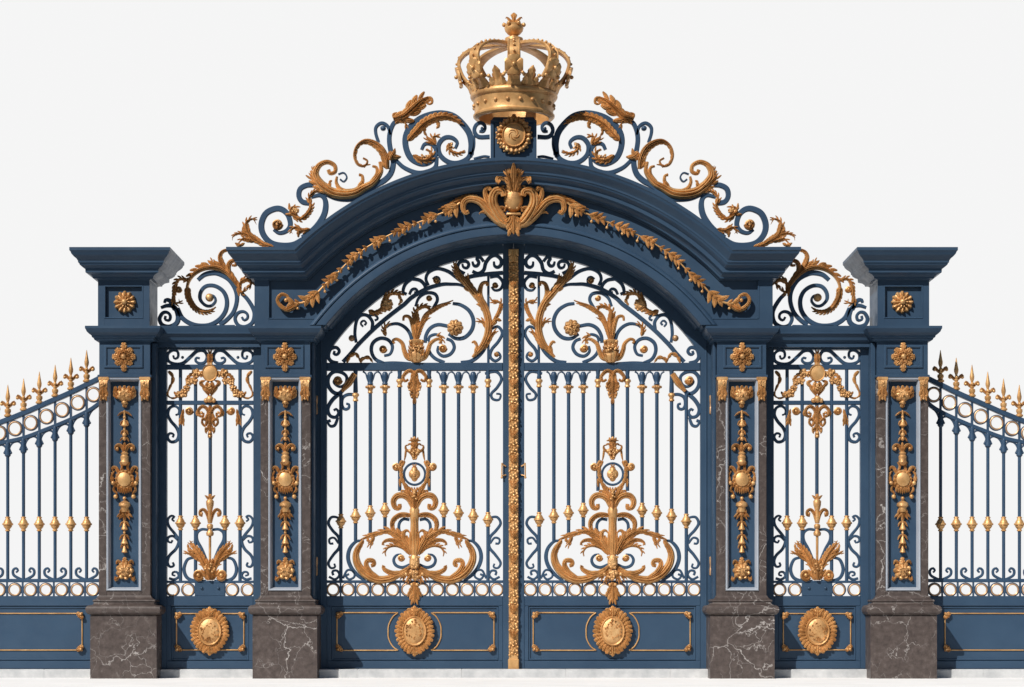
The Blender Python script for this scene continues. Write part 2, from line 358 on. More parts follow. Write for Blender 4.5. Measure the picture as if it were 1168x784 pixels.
# ================================================================== pillars
CORN = [(27.4, 286.3), (27.4, 289.8), (26.2, 291.2), (25.4, 293.4), (23.2, 296.0), (20.6, 298.2), (19.2, 300.4), (19.0, 302.4), (18.2, 302.8), (17.4, 304.8), (14.6, 307.2), (12.2, 308.4), (12.0, 312.6), (10.6, 313.2), (7.4, 314.4), (5.2, 316.6), (4.6, 318.4), (1.4, 318.8), (0, 320)]
MID = [(13.6, 373.4), (13.6, 376.2), (12.8, 377.4), (12.0, 379.6), (9.6, 382.0), (7.4, 383.6), (6.8, 385.6), (5.4, 386.0), (4.6, 388.2), (2.6, 389.4), (0, 389.9)]
def drop_ornament(t, cx):
    """the gilt candelabrum relief on a pillar face, one part per piece"""
    H = -4.5
    m = MB(); m.dome(cx, 450, 10, 8.5, [(1, H+2), (.85, H+5), (.5, H+7)], H-1, 30, 7, .12, .3)
    for k in (-1, -.5, 0, .5, 1): m.leaf([(cx+k*7, 452), (cx+k*9.5, 446), (cx+k*10.5, 440+abs(k))], 5.4, 2, H+2, 3.6, env=(.7, 1, .9, .5))
    for k in (-1, 1): m.leaf([(cx+k*8, 455), (cx+k*11.5, 450), (cx+k*11.5, 443)], 4, 2, H+1, 3)
    m.leaf([(cx, 455), (cx, 465)], 8, 2, H, 4); m.ball(cx, 459, H+3, 2.6); m.cluster(cx, 450, 6, 4, 10, 1.2, H+5, random.Random(3))
    t.mk('flower_cup', m, CAST)
    m = MB()
    for k in (-1, 1): m.leaf([(cx, 469.5), (cx+k*4, 471), (cx+k*8.5, 474.5)], 2.6, 0, H+1, 2)
    m.tube([(cx, 468, H+2), (cx, 500, H+2)], 1.2); m.lathe(cx, H+2, [(.8, 477), (3.4, 484), (4.6, 485.5), (1, 487)], 10)
    m.ball(cx, 476, H+2, 1.9); m.ball(cx, 490, H+2, 1.6); m.ball(cx, 496, H+2.5, 2.8); m.ball(cx, 500.5, H+2.5, 2.3)
    for yy, r in ((482, 4.2), (493, 3.6), (501, 4.4)):
        for k in (-1, 1): m.leaf([(cx, yy-2), (cx+k*r*.7, yy-1), (cx+k*r*1.2, yy+3)], 2.4, 0, H+1.4, 2, n=6, lift=.8)
    t.mk('bellflower', m, CAST)
    m = MB()
    for k in (-1, 1):
        m.leaf([(cx, 518), (cx+k*2.2, 511), (cx+k*6, 507.5), (cx+k*9.6, 509), (cx+k*9.8, 512.6), (cx+k*7.2, 513)], 4.4, 0, H, 3.4, env=(.7, 1, 1, .9, .6))
        m.ball(cx+k*8.2, 511.6, H+2, 1.8)
    m.leaf([(cx, 516), (cx, 504)], 4.4, 2, H, 3.2); m.lathe(cx, H+1.5, [(2, 515), (4.4, 517), (3.4, 519), (4.8, 521), (4.2, 525), (5.2, 527), (3.6, 530), (2, 531)], 12)
    t.mk('plume', m, CAST)
    m = MB(); m.dome(cx, 547, 10.5, 11, [(1, H+2.4), (.9, H+4), (.74, H+3.2), (.72, H+5.4), (.4, H+7.2)], H-1, 36)
    for k in (-1, 1):
        m.leaf([(cx+k*5, 538), (cx+k*3, 532), (cx+k*6, 527)], 3, 0, H, 2)
        m.leaf([(cx+k*8, 556), (cx+k*14, 549), (cx+k*14.6, 541), (cx+k*11.5, 537)], 4.8, 3, H, 3.4)
        m.leaf([(cx+k*7, 540), (cx+k*10, 533.5), (cx+k*14, 533.5), (cx+k*14, 537.5)], 4.2, 0, H, 3.2)
        m.leaf([(cx+k*11, 553), (cx+k*12.5, 559), (cx+k*9, 563), (cx+k*11, 567)], 3.0, 0, H, 2.6)
        m.ball(cx+k*10.2, 566.5, H+2, 2.6); m.ball(cx+k*13, 551, H+2, 2.6)
    for k in range(-3, 4): m.leaf([(cx+k*2.2, 555), (cx+k*2.5, 564-abs(k)*.8)], 3, 0, H+1.4, 3)
    for q in range(14):
        a = 2*pi*q/14; m.leaf([(cx+7*cos(a), 547+7.4*sin(a)), (cx+11.4*cos(a+.12), 547+11.6*sin(a+.12))], 3.2, 0, H+2.6, 2, n=6)
    for q in range(12):
        a = q*2.4; rq = 1.2*sqrt(q); m.ball(cx+rq*cos(a), 547+rq*sin(a), H+6.3-.02*q*q, 1.0, 6)
    t.mk('shield', m, GOLD)
    m = MB(); m.ball(cx, 568.5, H+2, 2.2); m.lathe(cx, H+1.5, [(1.6, 571), (6.4, 574), (6.8, 577), (4.4, 579), (4, 584)], 14)
    for k in (-1, -.4, .4, 1): m.leaf([(cx+k*2, 578), (cx+k*5, 586), (cx+k*9, 591-abs(k))], 4.4, 2, H+.6, 3)
    m.leaf([(cx, 580), (cx, 596)], 5, 2, H+1, 3.6)
    m.tube([(cx, 594, H+2), (cx, 626, H+1.6)], [1.4, 1.0, .8])
    for yy, r in ((600, 3.6), (616, 3.8), (626, 3.0)):
        m.lathe(cx, H+2, [(.8, yy-5), (r*.6, yy-1), (r, yy+3), (r*1.2, yy+4), (.8, yy+5)], 10)
    m.ball(cx, 607.5, H+2, 1.7)
    for yy, r in ((590, 5), (598, 4.4), (613, 4.6), (623, 3.6)):
        for k in (-1, 1): m.leaf([(cx, yy-3), (cx+k*r*.7, yy-1.5), (cx+k*r*1.25, yy+3)], 2.6, 0, H+1.4, 2.2, n=6, lift=.8)
    t.mk('pendant_drop', m, CAST)
    m = MB(); m.dome(cx, 651, 10.4, 11, [(1, H+1.6), (.84, H+4.2), (.66, H+3.4), (.6, H+5), (.3, H+6.4)], H-1, 54, 9, .16, .4)
    m.leaf([(cx, 644), (cx, 635.5)], 7, 2, H, 3.4)
    for k in (-1, 1): m.leaf([(cx+k*7, 658), (cx+k*10.4, 662), (cx+k*11, 657)], 3.4, 0, H, 3); m.leaf([(cx+k*4, 642), (cx+k*8, 640), (cx+k*10, 644)], 3.4, 0, H, 3)
    m.cluster(cx, 651, 5, 5, 9, 1.1, H+4.4, random.Random(5))
    t.mk('shell', m, CAST)
def console(t, x0, x1, cx):
    m = MB(); w = x1-x0; mx = (x0+x1)/2
    m.plan(x0+.6, x1-.6, -6, 2.2, [(0, 430.2), (.8, 430.8), (.8, 433.5), (0, 434.2)])
    m.rings([[(x0+1+i*.16, y, -2), (x1-1-i*.16, y, -2), (x1-1-i*.16, y, h), (x0+1+i*.16, y, h)] for i, (y, h) in enumerate([(434, 3.4), (437, 4.6), (440, 4.2), (444, 2.6), (448, 1.8), (451, 2.6), (453, 2.8), (455, 1.2)])])
    m.leaf([(mx, 437), (mx, 446), (mx, 456)], w*.85, 4, 2.0, 3); m.cluster(mx, 438, w*.36, 3.6, 12, 1.1, 3, random.Random(int(x0)))
    m.ball(mx-w*.26, 452, 1.8, 1.7); m.ball(mx+w*.26, 452, 1.8, 1.7); m.ball(mx, 455, 2, 1.6)
    t.mk('console', m, CAST)
def pillar(mir, outer, label):
    x0, x1 = (112.6, 171.6) if outer else (297.2, 354.2)
    cx = (x0+x1)/2
    t = Thing('gate_pillar', label, 'pillar', 0.0, cx, ZG, mir, 'pillars of the gate')
    DB = -58
    m = MB().plan(x0, x1, DB, 0, [(8.2, 774.0), (8.2, 702.4), (7.4, 701.6)]); t.mk('base_block', m, MARBLE, ang=25)
    m = MB().plan(x0, x1, DB, 0, [(7.0, 701.8), (10.6, 700.6), (12.4, 698.4), (13.0, 695.6), (12.4, 692.8), (10.4, 690.8), (6.6, 690.2), (5.2, 689.2), (4.8, 687.2), (6.0, 686.0), (5.6, 684.4), (3.2, 683.4), (1.4, 681.4), (.4, 679.4)])
    t.mk('base_moulding', m, MARBLE, ang=50)
    # shaft: hollow front for the recessed panel
    fx0, fx1 = x0+9.0, x1-10.4
    m = MB(); m.box(x0, x1, 431, 680, DB, -7)
    sh = t.mk('shaft', m, MARBLE)
    m = MB(); m.box(x0, fx0, 431.2, 679.8, -7, 0, .5); m.box(fx1, x1, 431.2, 679.8, -7, 0, .5); m.box(fx0, fx1, 674, 679.6, -7, -.2)
    t.mk('marble_facing', m, MARBLE)
    m = MB()
    def q(c, h): return [(fx0+c, 431+c, h), (fx1-c, 431+c, h), (fx1-c, 674-c, h), (fx0+c, 674-c, h)]
    Lr = [q(0, -6.9), q(0, .8), q(.8, 1.4), q(2.0, 1.0), q(4.0, -4.6), q(4.2, -6.9)]
    v = [p for r in Lr for p in r]; f = [(i*4+j, i*4+(j+1) % 4, ((i+1) % 6)*4+(j+1) % 4, ((i+1) % 6)*4+j) for i in range(6) for j in range(4)]
    t.mk('panel_trim', MB().add(v, f), TRIM, ang=25)
    t.mk('niche_panel', MB().box(fx0+4, fx1-4, 435, 670, -8, -5.4), NAVY)
    drop_ornament(t, (fx0+fx1)/2+.2)
    console(t, x0+.2, x0+11.6, cx); console(t, x1-12.2, x1-.2, cx)
    t.mk('side_shade_strip', MB().box(x1, x1+(5 if outer else 3), 390.5, 763, -43 if not outer else -29, -8, .5), NAVY)  # navy strip added to darken the pillar's inner side, standing in for shade
    # navy head block with framed rosette
    a, b_, yt, yb = (118.8, 163.4, 393.8, 420.2) if outer else (302.6, 346.8, 393.8, 420.2)
    m = MB().plan(x0+.6, x1-.6, DB, 0, [(0, 389.6), (0, 427.4), (1.8, 428), (1.8, 430.4), (-.4, 431.2)]); 
    hb = t.mk('head_block', m, NAVY, ang=25)
    t.mk('panel_frame', MB().frame(a, b_, yt, yb, 3.4, -1, 1.6, .8), NAVY, hb, ang=20)
    rr = MB(); rx_, ry_ = (a+b_)/2+.4, 407.2
    rr.dome(rx_, ry_, 11.5, 12.5, [(1, .6), (.8, 2.4), (.5, 2.0)], -1, 60, 8, .12, .3)
    for q in range(8):
        an = 2*pi*q/8; ln = 16.4 if q in (2, 6) else 13.2 if q % 2 == 0 else 12.6
        rr.leaf([(rx_+4*cos(an), ry_+4*sin(an)), (rx_+ln*.6*cos(an), ry_+ln*.6*sin(an)), (rx_+ln*cos(an), ry_+ln*sin(an))], 8.4, 3, .6, 2.8, env=(.5, .8, 1, .9, .35))
        an += pi/8; rr.leaf([(rx_+3*cos(an), ry_+3*sin(an)), (rx_+8.4*cos(an), ry_+8.6*sin(an))], 4.4, 2, 2.4, 2.4, env=(.5, 1, .9, .3))
    rr.dome(rx_, ry_, 3.2, 3.2, [(1, 4.4), (.7, 6), (.3, 6.6)], 1, 14); t.mk('rosette', rr, CAST, None, None, 50)
    m = MB().plan(x0+.4, x1-.4, DB, 0, MID); t.mk('middle_cornice', m, NAVY, ang=30)
    if outer:
        u0, u1 = 111.7, 170.6
        m = MB().plan(u0, u1, DB, -4, [(0, 319.8), (0, 373.2)]); ub = t.mk('upper_block', m, NAVY)
        m = MB(); m.box(u0, 119, 320, 373.2, -4, 0, .1); m.box(163.2, u1, 320, 373.2, -4, 0, .1); m.box(119, 163.2, 363.4, 373.2, -4, 0, .1); m.box(119, 163.2, 320, 326, -4, 0, .1)
        t.mk('panel_surround', m, NAVY, ub); t.mk('panel_bead', MB().frame(118.6, 163.6, 325.6, 363.8, 1.8, -3.9, .5, .5), NAVY, ub, ang=20)
        m = MB(); m.dome(142, 344.6, 12.8, 13, [(1, -1.5), (.86, 1.4), (.6, .8), (.42, -.6)], -4.5, 84, 12, .16, .75)
        m.dome(142, 344.6, 7.2, 7.2, [(1, .8), (.8, 2.4), (.5, 1.4)], -4, 60, 10, .2, .5); m.dome(142, 344.6, 3.4, 3.4, [(1, 2.4), (.7, 3.8), (.3, 4.4)], -2, 14)
        t.mk('rosette', m, CAST, None, 'round twelve petal rosette', 50)
        m = MB().plan(u0, u1, DB, 0, CORN); t.mk('top_cornice', m, NAVY, ang=22)
    return t
for mir in (False, True):
    s = 'left' if not mir else 'right'
    pillar(mir, True, f'tall outer pillar with its own flared cornice on top, next to the {s} spear-topped fence')
    pillar(mir, False, f'inner pillar carrying the {s} foot of the arch, dark marble with a gilt drop')

# ================================================================== arch
AR = Thing('arch', 'navy arched pediment spanning the double gate with gilt garland and cartouche', 'arch', 0.0, CX, 373)
AY = 541.5
def mitre(R, y): return sqrt(max(0, R*R-(AY-y)**2))
def both(mb):
    m = MB(); m.merge(mb); m.merge(mb.flip(CX)); return m
# cornice sweep
rows = []
prof = [(o*1.06, 356.3-(y-286.3)) for o, y in CORN]
for o, R in prof:
    yh = 286.3+(356.3-R); dxm = mitre(R, yh); a0 = math.acos(dxm/R); row = [(290.5-o, yh, -60), (290.5-o, yh, o)]
    n = 44
    th0 = a0
    row.append((CX-dxm, yh, o))
    for i in range(1, n+1):
        a = th0+(pi/2-th0)*i/n; row.append((CX-R*cos(a), AY-R*sin(a), o))
    L = row + [(2*CX-x, y, h) for x, y, h in reversed(row[:-1])]
    rows.append(L)
back = [[(x, y, -60) for x, y, h in rows[0]], [(x, y, -60) for x, y, h in rows[-1]]]
RR = [back[0]] + rows + [back[1]]
nn = len(rows[0]); v = [p for r in RR for p in r]; f = []
mN = len(RR)
for i in range(mN):
    for j in range(nn-1):
        f.append((i*nn+j, i*nn+j+1, ((i+1) % mN)*nn+j+1, ((i+1) % mN)*nn+j))
for j in (0, nn-1): f.append(tuple(i*nn+j for i in range(mN)))
AR.mk('cornice', MB().add(v, f), NAVY, ang=20)
# wall
def archwall(pairs, h0, h1):
    return MB().rings([[(a[0], a[1], h0), (b[0], b[1], h0), (b[0], b[1], h1), (a[0], a[1], h1)] for a, b in pairs])
RI = 274.0
a_in = math.asin((AY-373.4)/RI); a_out = math.asin((AY-318)/330.)
pairs = [((290.6, 373.4), (290.6, 318)), ((CX-RI*cos(a_in), 373.4), (CX-330*cos(a_out), 318))]
for i in range(1, 61):
    t_ = i/60; a = a_in+(pi-2*a_in)*t_; b = a_out+(pi-2*a_out)*t_
    pairs.append(((CX-RI*cos(a), AY-RI*sin(a)), (CX-330*cos(b), AY-330*sin(b))))
pairs.append(((2*CX-290.6, 373.4), (2*CX-290.6, 318)))
wall = AR.mk('frieze', archwall(pairs, -56, -3), NAVY)
m = MB(); m.box(290.2, 306.5, 318, 373.3, -4, 0, .1); m.box(306.5, 360, 363.6, 373.3, -4, 0, .1); m.frame(305.9, 380, 300, 364.2, 1.6, -3.4, .5, .5)
m2 = MB(); m2.box(290.2, 306.5, 318, 373.3, -4, 0, .1); m2.box(306.5, 362, 363.6, 373.3, -4, 0, .1)
m2.box(305.6, 307.2, 320, 364, -3.5, .5, .3); m2.box(307.2, 361, 362.8, 364.4, -3.5, .5, .3)
AR.two('spandrel_frame', m2, NAVY, CX)
def arcband(R0, R1, prof, yend, n=90):
    """prof: list of (R, h); closed section swept along arc down to y=yend"""
    rings = []
    for i in range(n+1):
        row = []
        for R, h in prof:
            a0 = math.asin((AY-yend)/R); a = a0+(pi-2*a0)*i/n; row.append((CX-R*cos(a), AY-R*sin(a), h))
        rings.append(row)
    return MB().rings(rings)
AR.mk('archivolt', arcband(0, 0, [(289.0, -4), (288.6, -.6), (287.8, 1.4), (286.6, 2.8), (285.2, 3.5), (283.8, 3.4), (283.0, 1.6), (282.2, 2.4), (278, 2.6), (273.9, 2.4), (273.0, 1.2), (272.6, -20), (271.0, -21), (270.6, -44), (273.8, -44.2), (276, -4)], 371.0), NAVY, ang=25)
# garland
gp = tL(100, 640, 180, 640, 255, 592, 315, 530, 380, 470, 470, 380, 560, 315, 650, 265, 760, 212, 870, 168, 960, 132, 1040, 100, 1090, 62)
def garland():
    m = MB(); rnd = random.Random(11); n = 110; P = cr(gp, n)
    m.tube([(x, y, 4.5) for x, y in P], [1.6, 1.2, .9, .8, .8, .8, .9, 1.3], n)
    for i in range(2, n-1):
        t_ = i/n; x, y = P[i]; a, b = P[i-1], P[i+1]; dx, dy = b[0]-a[0], b[1]-a[1]; l = sqrt(dx*dx+dy*dy); dx /= l; dy /= l
        dens = .5+.5*cos(2*pi*7*t_+.3); big = 1.3 if t_ < .2 or t_ > .92 else 1
        if i % 3 == 0 and (dens > .3 or i % 2 == 0):
            for sd in (-1, 1):
                ln = (5.4+5.6*dens)*big*(.85+.3*rnd.random()); an = radians(24+26*rnd.random())*sd
                c_, s_ = -cos(an), sin(an)
                ex, ey = (dx*c_-dy*s_)*ln, (dy*c_+dx*s_)*ln
                m.leaf([(x, y), (x+ex*.5-ey*.08*sd, y+ey*.5+ex*.08*sd), (x+ex, y+ey)], (2.8+2.2*dens)*big, 0, 3.6+rnd.random()*1.6, 2.4, lift=2.4*rnd.random(), n=8, env=(.35, .85, 1, .7, .1))
            if dens > .6: m.leaf([(x, y), (x-dx*5*big, y-dy*5*big)], 3.2*big, 0, 5.6, 2.2, n=7, env=(.4, 1, .8, .15))
        if i % 9 == 4: m.tube([(x, y, 4.5), (x+2, y+5, 4.6)], .5, 3, 5); m.ball(x+2, y+6, 4.6, 1.7)
    for sx in (0,):
        m.leaf(tL(150, 655, 95, 680, 50, 655, 35, 620, 60, 590, 95, 605, 95, 635), 5.6, 0, 2.5, 3.4, env=(.9, 1, .8, .7, .6)); m.ball(*tL(85, 625)[0], 4, 2.4)
    return m
AR.two('garland', garland(), GOLD, CX, ang=50)
# central cartouche
ct = MB(); H = 4
ct.dome(CX, 228, 11, 15, [(1, 6), (.8, 10), (.5, 12), (.2, 12.6)], -3, 40)
rnd = random.Random(2)
for r in range(6):
    for c in range(5):
        u = (c-2)/2.4; ct.ball(CX+u*9.5, 216+r*4.2+(c % 2)*2, 9.2-4*u*u, 2.0, 8)
ct.box(CX-8, CX+8, 244.5, 247.2, 0, 11, .8)
CA = AR.mk('cartouche', ct, CAST, ang=45)
def cl(name, p, w, lb=0, h0=2, bulge=None, **k): AR.two(name, Lf(p, w, lb, h0, bulge, **k), GOLD, CX, CA, 50)
AR.mk('leaf', Lf([(CX, 222), (CX, 208), (CX, 192.5)], 17, 5, 10, 5, env=(.5, .7, .95, 1, .8, .2), lift=23), GOLD, CA, ang=50)
cl('leaf', [(x, y+4) for x, y in tK(505, 300, 490, 230, 470, 170, 450, 130)], 9, 3, 12, lift=16)
cl('volute', [(x, y+3.4) for x, y in tK(515, 320, 480, 230, 430, 192, 382, 195, 372, 225, 395, 245)], 8.4, 0, 9, 4.8, lift=10, env=(.8, 1, .9, .8, .75, .6))
cl('volute', tK(500, 690, 430, 640, 370, 560, 330, 480, 325, 400, 360, 345, 420, 350, 435, 400), 13, 0, 5, 6, lift=6, env=(.5, 1, 1, .9, .8, .7, .5))
cl('volute', tK(440, 660, 350, 560, 290, 470, 255, 390, 250, 335, 280, 312, 305, 340), 9, 0, 3, 4.6, lift=6, env=(.5, 1, .9, .8, .6, .5))
cl('volute', tK(520, 690, 400, 640, 300, 550, 210, 450, 110, 415, 45, 440, 28, 500, 50, 555, 85, 540), 11, 0, 3.5, 5.4, env=(.5, 1, 1, .95, .8, .7, .6, .4))
cl('leaf', tK(300, 520, 200, 425, 100, 398, 0, 425, -110, 480, -220, 520), 7, 9, 1.5, 3.4, env=(.3, .7, .9, 1, 1, .8, .4))
cl('leaf', tK(370, 600, 300, 555, 220, 545, 185, 565), 5, 0, 3, 3)
cl('volute', tK(470, 680, 400, 600, 375, 540, 400, 505, 445, 515, 440, 545), 5.2, 0, 5.5, 3.4, env=(.6, 1, .9, .8, .7, .5))
cl('leaf', tK(500, 600, 470, 650, 415, 668), 9, 2, 6.5); cl('leaf', tK(515, 610, 500, 670, 470, 705), 9, 2, 6)
AR.mk('leaf', Lf([(CX, 245), (CX, 255), (CX, 268.6)], 15, 3, 7, 5, env=(.6, .9, 1, .8, .15)), GOLD, CA, ang=50)
m = MB(); 
for yy in (212, 207): m.ball(CX-7, yy, 7, 2); m.ball(CX+7, yy, 7, 2)
for (x, y) in tK(430, 290, 445, 280, 420, 300, 455, 440): m.ball(x, y, 7, 1.7); m.ball(2*CX-x, y, 7, 1.7)
AR.mk('berries', m, CAST, CA)
# pedestal of the crown
m = MB().plan(561, 610.6, -48, -6, [(0, 190), (0, 140), (1.5, 138.5), (1.5, 136.5), (0, 135.5), (-2, 132)]); PD = AR.mk('crown_pedestal', m, NAVY, ang=25)
for xx in (559.5, 608.1): AR.mk('pedestal_edge', MB().box(xx, xx+4, 139, 188, -10, -4, .6), NAVY, PD)

m = MB(); m.dome(CX+.4, 154, 20.4, 21.4, [(1, -2), (.9, .6), (.74, .4), (.68, -1)], -7, 108, 18, .14, .4)
for k in range(22):
    a = 2*pi*k/22; m.ball(CX+.4+17.2*cos(a), 154+18.4*sin(a), -.8, 2.3, 8)
    m.ball(CX+.4+20*cos(a+.14), 154+21*sin(a+.14), -2.6, 1.5, 7)
m.leaf([(CX+.4, 137), (CX+.4, 130)], 7, 2, -1, 3)
o = AR.mk('pedestal_medallion', m, CAST, PD)
m = MB(); m.dome(CX+.4, 154, 13.6, 14.2, [(1, .8), (.94, 2.2), (.87, 1.2), (.84, .6), (.6, 1.8), (.3, 2.4)], -5, 40)
for k in range(5):
    a = 2*pi*k/5; m.leaf([(CX+.4+6.6*cos(a+q*.5)*(1-q*.16), 154+6.6*sin(a+q*.5)*(1-q*.16)) for q in range(6)], 1.6, 0, 1.6, .9)
AR.mk('boss', m, GOLD, o)

# ================================================================== crown
def crown():
    cyr = .26
    t = Thing('crown', 'large gilt openwork royal crown standing on the top of the arch', 'crown', cyr, CX+.4, 134)
    cx = CX+.4
    band = [(40, 136), (44.6, 136), (46.4, 134.2), (46.6, 132.4), (45.2, 131), (44.8, 129.8), (45.6, 122), (46.8, 115), (48.6, 114), (49.8, 112), (49.8, 110), (48.8, 108), (46.6, 106.6), (45.6, 105), (41, 105), (40, 107)]
    n = 64; v = []; f = []
    R = [[(cx+r*cos(2*pi*j/n), y, r*sin(2*pi*j/n)) for j in range(n)] for r, y in band]
    B = t.mk('band', MB().rings(R, True), GOLD, ang=35)
    for k in range(20):
        a = 2*pi*(k+.5)/20; t.mk('stud', MB().ball(cx+45.8*cos(a), 122.5, 45.8*sin(a), 2.3), CAST, B)
    def at(r, a, y): return (cx+r*sin(a), y, r*cos(a))
    def leaf3(a, prof, w, lobes, th=1.6, dep=.35, name='leaf_crest'):
        """upright leaf on the circlet at angle a; prof=(r, y) ; w half widths list"""
        Pn = cr(prof, max(12, lobes*5)); nR = []
        for i, (r, y) in enumerate(Pn):
            q = i/(len(Pn)-1); ww = itp(w, q)*(1-dep*(1-abs(sin(pi*lobes*q))**.6) if lobes else 1)
            row = []
            for u in (-1, -.6, -.25, 0, .25, .6, 1):
                rr = r+th*(1.1*(1-u*u)+.5*exp(-(u/.2)**2)); row.append((cx+rr*sin(a)+u*ww*cos(a), y, rr*cos(a)-u*ww*sin(a)))
            for u in (1, -1):
                rr = r-th; row.append((cx+rr*sin(a)+u*ww*cos(a), y, rr*cos(a)-u*ww*sin(a)))
            nR.append(row)
        return MB().rings(nR)
    for k in range(8):
        a = 2*pi*k/8
        # cross of four petals
        m = leaf3(a, [(47, 108), (50, 101), (57, 94)], (9, 6, 3.5), 0, 2)
        yc, rc = 88.5, 60.5
        for q in range(4):
            b = q*pi/2
            for rad, ln, hw, th in ((10.4, 1, 5.6, 0), ):
                pts = []; 
                nR = []
                for i in range(8):
                    s_ = i/7; wv = 1.3+hw*sin(min(1, s_*1.08)*pi*.62)*(1 if s_ < .93 else .75)
                    row = []
                    for u, hh in ((-1, 0), (-.5, 1.4), (0, .9), (.5, 1.4), (1, 0), (1, -1.6), (-1, -1.6)):
                        lx = (s_*rad)*cos(b)-u*wv*sin(b); ly = (s_*rad)*sin(b)+u*wv*cos(b)
                        rr = rc+2.4+hh*1.3-ly*.28; row.append((cx+rr*sin(a)+lx*cos(a), yc+ly, rr*cos(a)-lx*sin(a)))
                    nR.append(row)
                m.rings(nR)
        x, y, h = at(rc+5.4, a, yc); m.ball(x, y, h, 2.3)
        for s_ in (-1, 1):
            x, y, h = at(rc+1, a+s_*.16, 97); m.ball(x, y, h, 2.1)
        F = t.mk('fleuron', m, GOLD, ang=50)
        # small crest between
        a2 = a+pi/8
        m = leaf3(a2, [(46.5, 108), (49, 99), (53, 92), (56, 87)], (8, 5.5, 6.4, 1), 3, 1.6)
        for s_ in (-1, 1):
            m.merge(leaf3(a2+s_*.13, [(47, 107), (51, 100), (53, 98)], (5, 4.6, 1), 2, 1.2))
            x, y, h = at(53, a2+s_*.17, 97); m.ball(x, y, h, 2.3)
        t.mk('leaf_crest', m, GOLD, ang=50)
        # arch band
        prof = [(51, 97), (57.5, 89), (61.4, 80), (62.5, 72), (58, 64.5), (50, 59), (38, 55), (24, 53), (9, 52)]
        P = cr(prof, 40); R = []
        for i, (r, y) in enumerate(P):
            p, q = P[max(0, i-1)], P[min(40, i+1)]; dr, dy = q[0]-p[0], q[1]-p[1]; l = sqrt(dr*dr+dy*dy); nr, ny = -dy/l, dr/l
            if nr*1+(-ny)*.2 < 0: nr, ny = -nr, -ny
            ww = 7.8-1.8*i/40; row = []
            for u, hh in ((-1, 1.2), (-.85, 2.2), (-.68, 1.0), (0, 1.4), (.68, 1.0), (.85, 2.2), (1, 1.2), (1, -1.2), (.6, -1.8), (-.6, -1.8), (-1, -1.2)):
                rr = r+nr*hh; yy = y+ny*hh
                row.append((cx+rr*sin(a)+u*ww*cos(a), yy, rr*cos(a)-u*ww*sin(a)))
            R.append(row)
        Ab = t.mk('crown_arch', MB().rings(R), GOLD, ang=35)
        m = MB()
        for i in range(3, 39, 3):
            r, y = P[i]; p, q = P[i-1], P[i+1]; dr, dy = q[0]-p[0], q[1]-p[1]; l = sqrt(dr*dr+dy*dy); nr, ny = dy/l*-1, dr/l
            if nr-ny*.2 < 0: nr, ny = -nr, -ny
            x, yy, h = at(r+nr*2.6, a, y+ny*2.6); t.mk('pearl', MB().ball(x, yy, h, 1.6, 8), CAST, Ab)
    m = MB().lathe(cx, 0, [(5, 57), (9, 55), (10.6, 52), (10.8, 47), (10.2, 44), (8, 43), (5, 42), (4.6, 41), (7, 39.5), (10, 36), (11, 32.5), (10.2, 30), (10.6, 29), (9.2, 27.8), (4, 27)], 24)
    O = t.mk('orb', m, GOLD, ang=45)
    m = MB()
    for k in range(6):
        a = pi*k/3; 
        x, y, h = at(11.2, a+.5, 28.6); m.ball(x, y, h, 2.5, 8)
    m.leaf([(cx, 31), (cx, 24), (cx, 14.6)], 8, 2, -1, 3, env=(.6, .6, .9, 1, .2))
    for s_ in (-1, 1):
        m.leaf([(cx+s_*1, 30), (cx+s_*3.4, 25), (cx+s_*8, 20), (cx+s_*9.6, 21)], 4, 0, -1, 2.4); m.leaf([(cx+s_*5, 32), (cx+s_*9, 29), (cx+s_*12, 26)], 3.6, 0, 0, 2)
    t.mk('finial', m, GOLD, O)
crown()

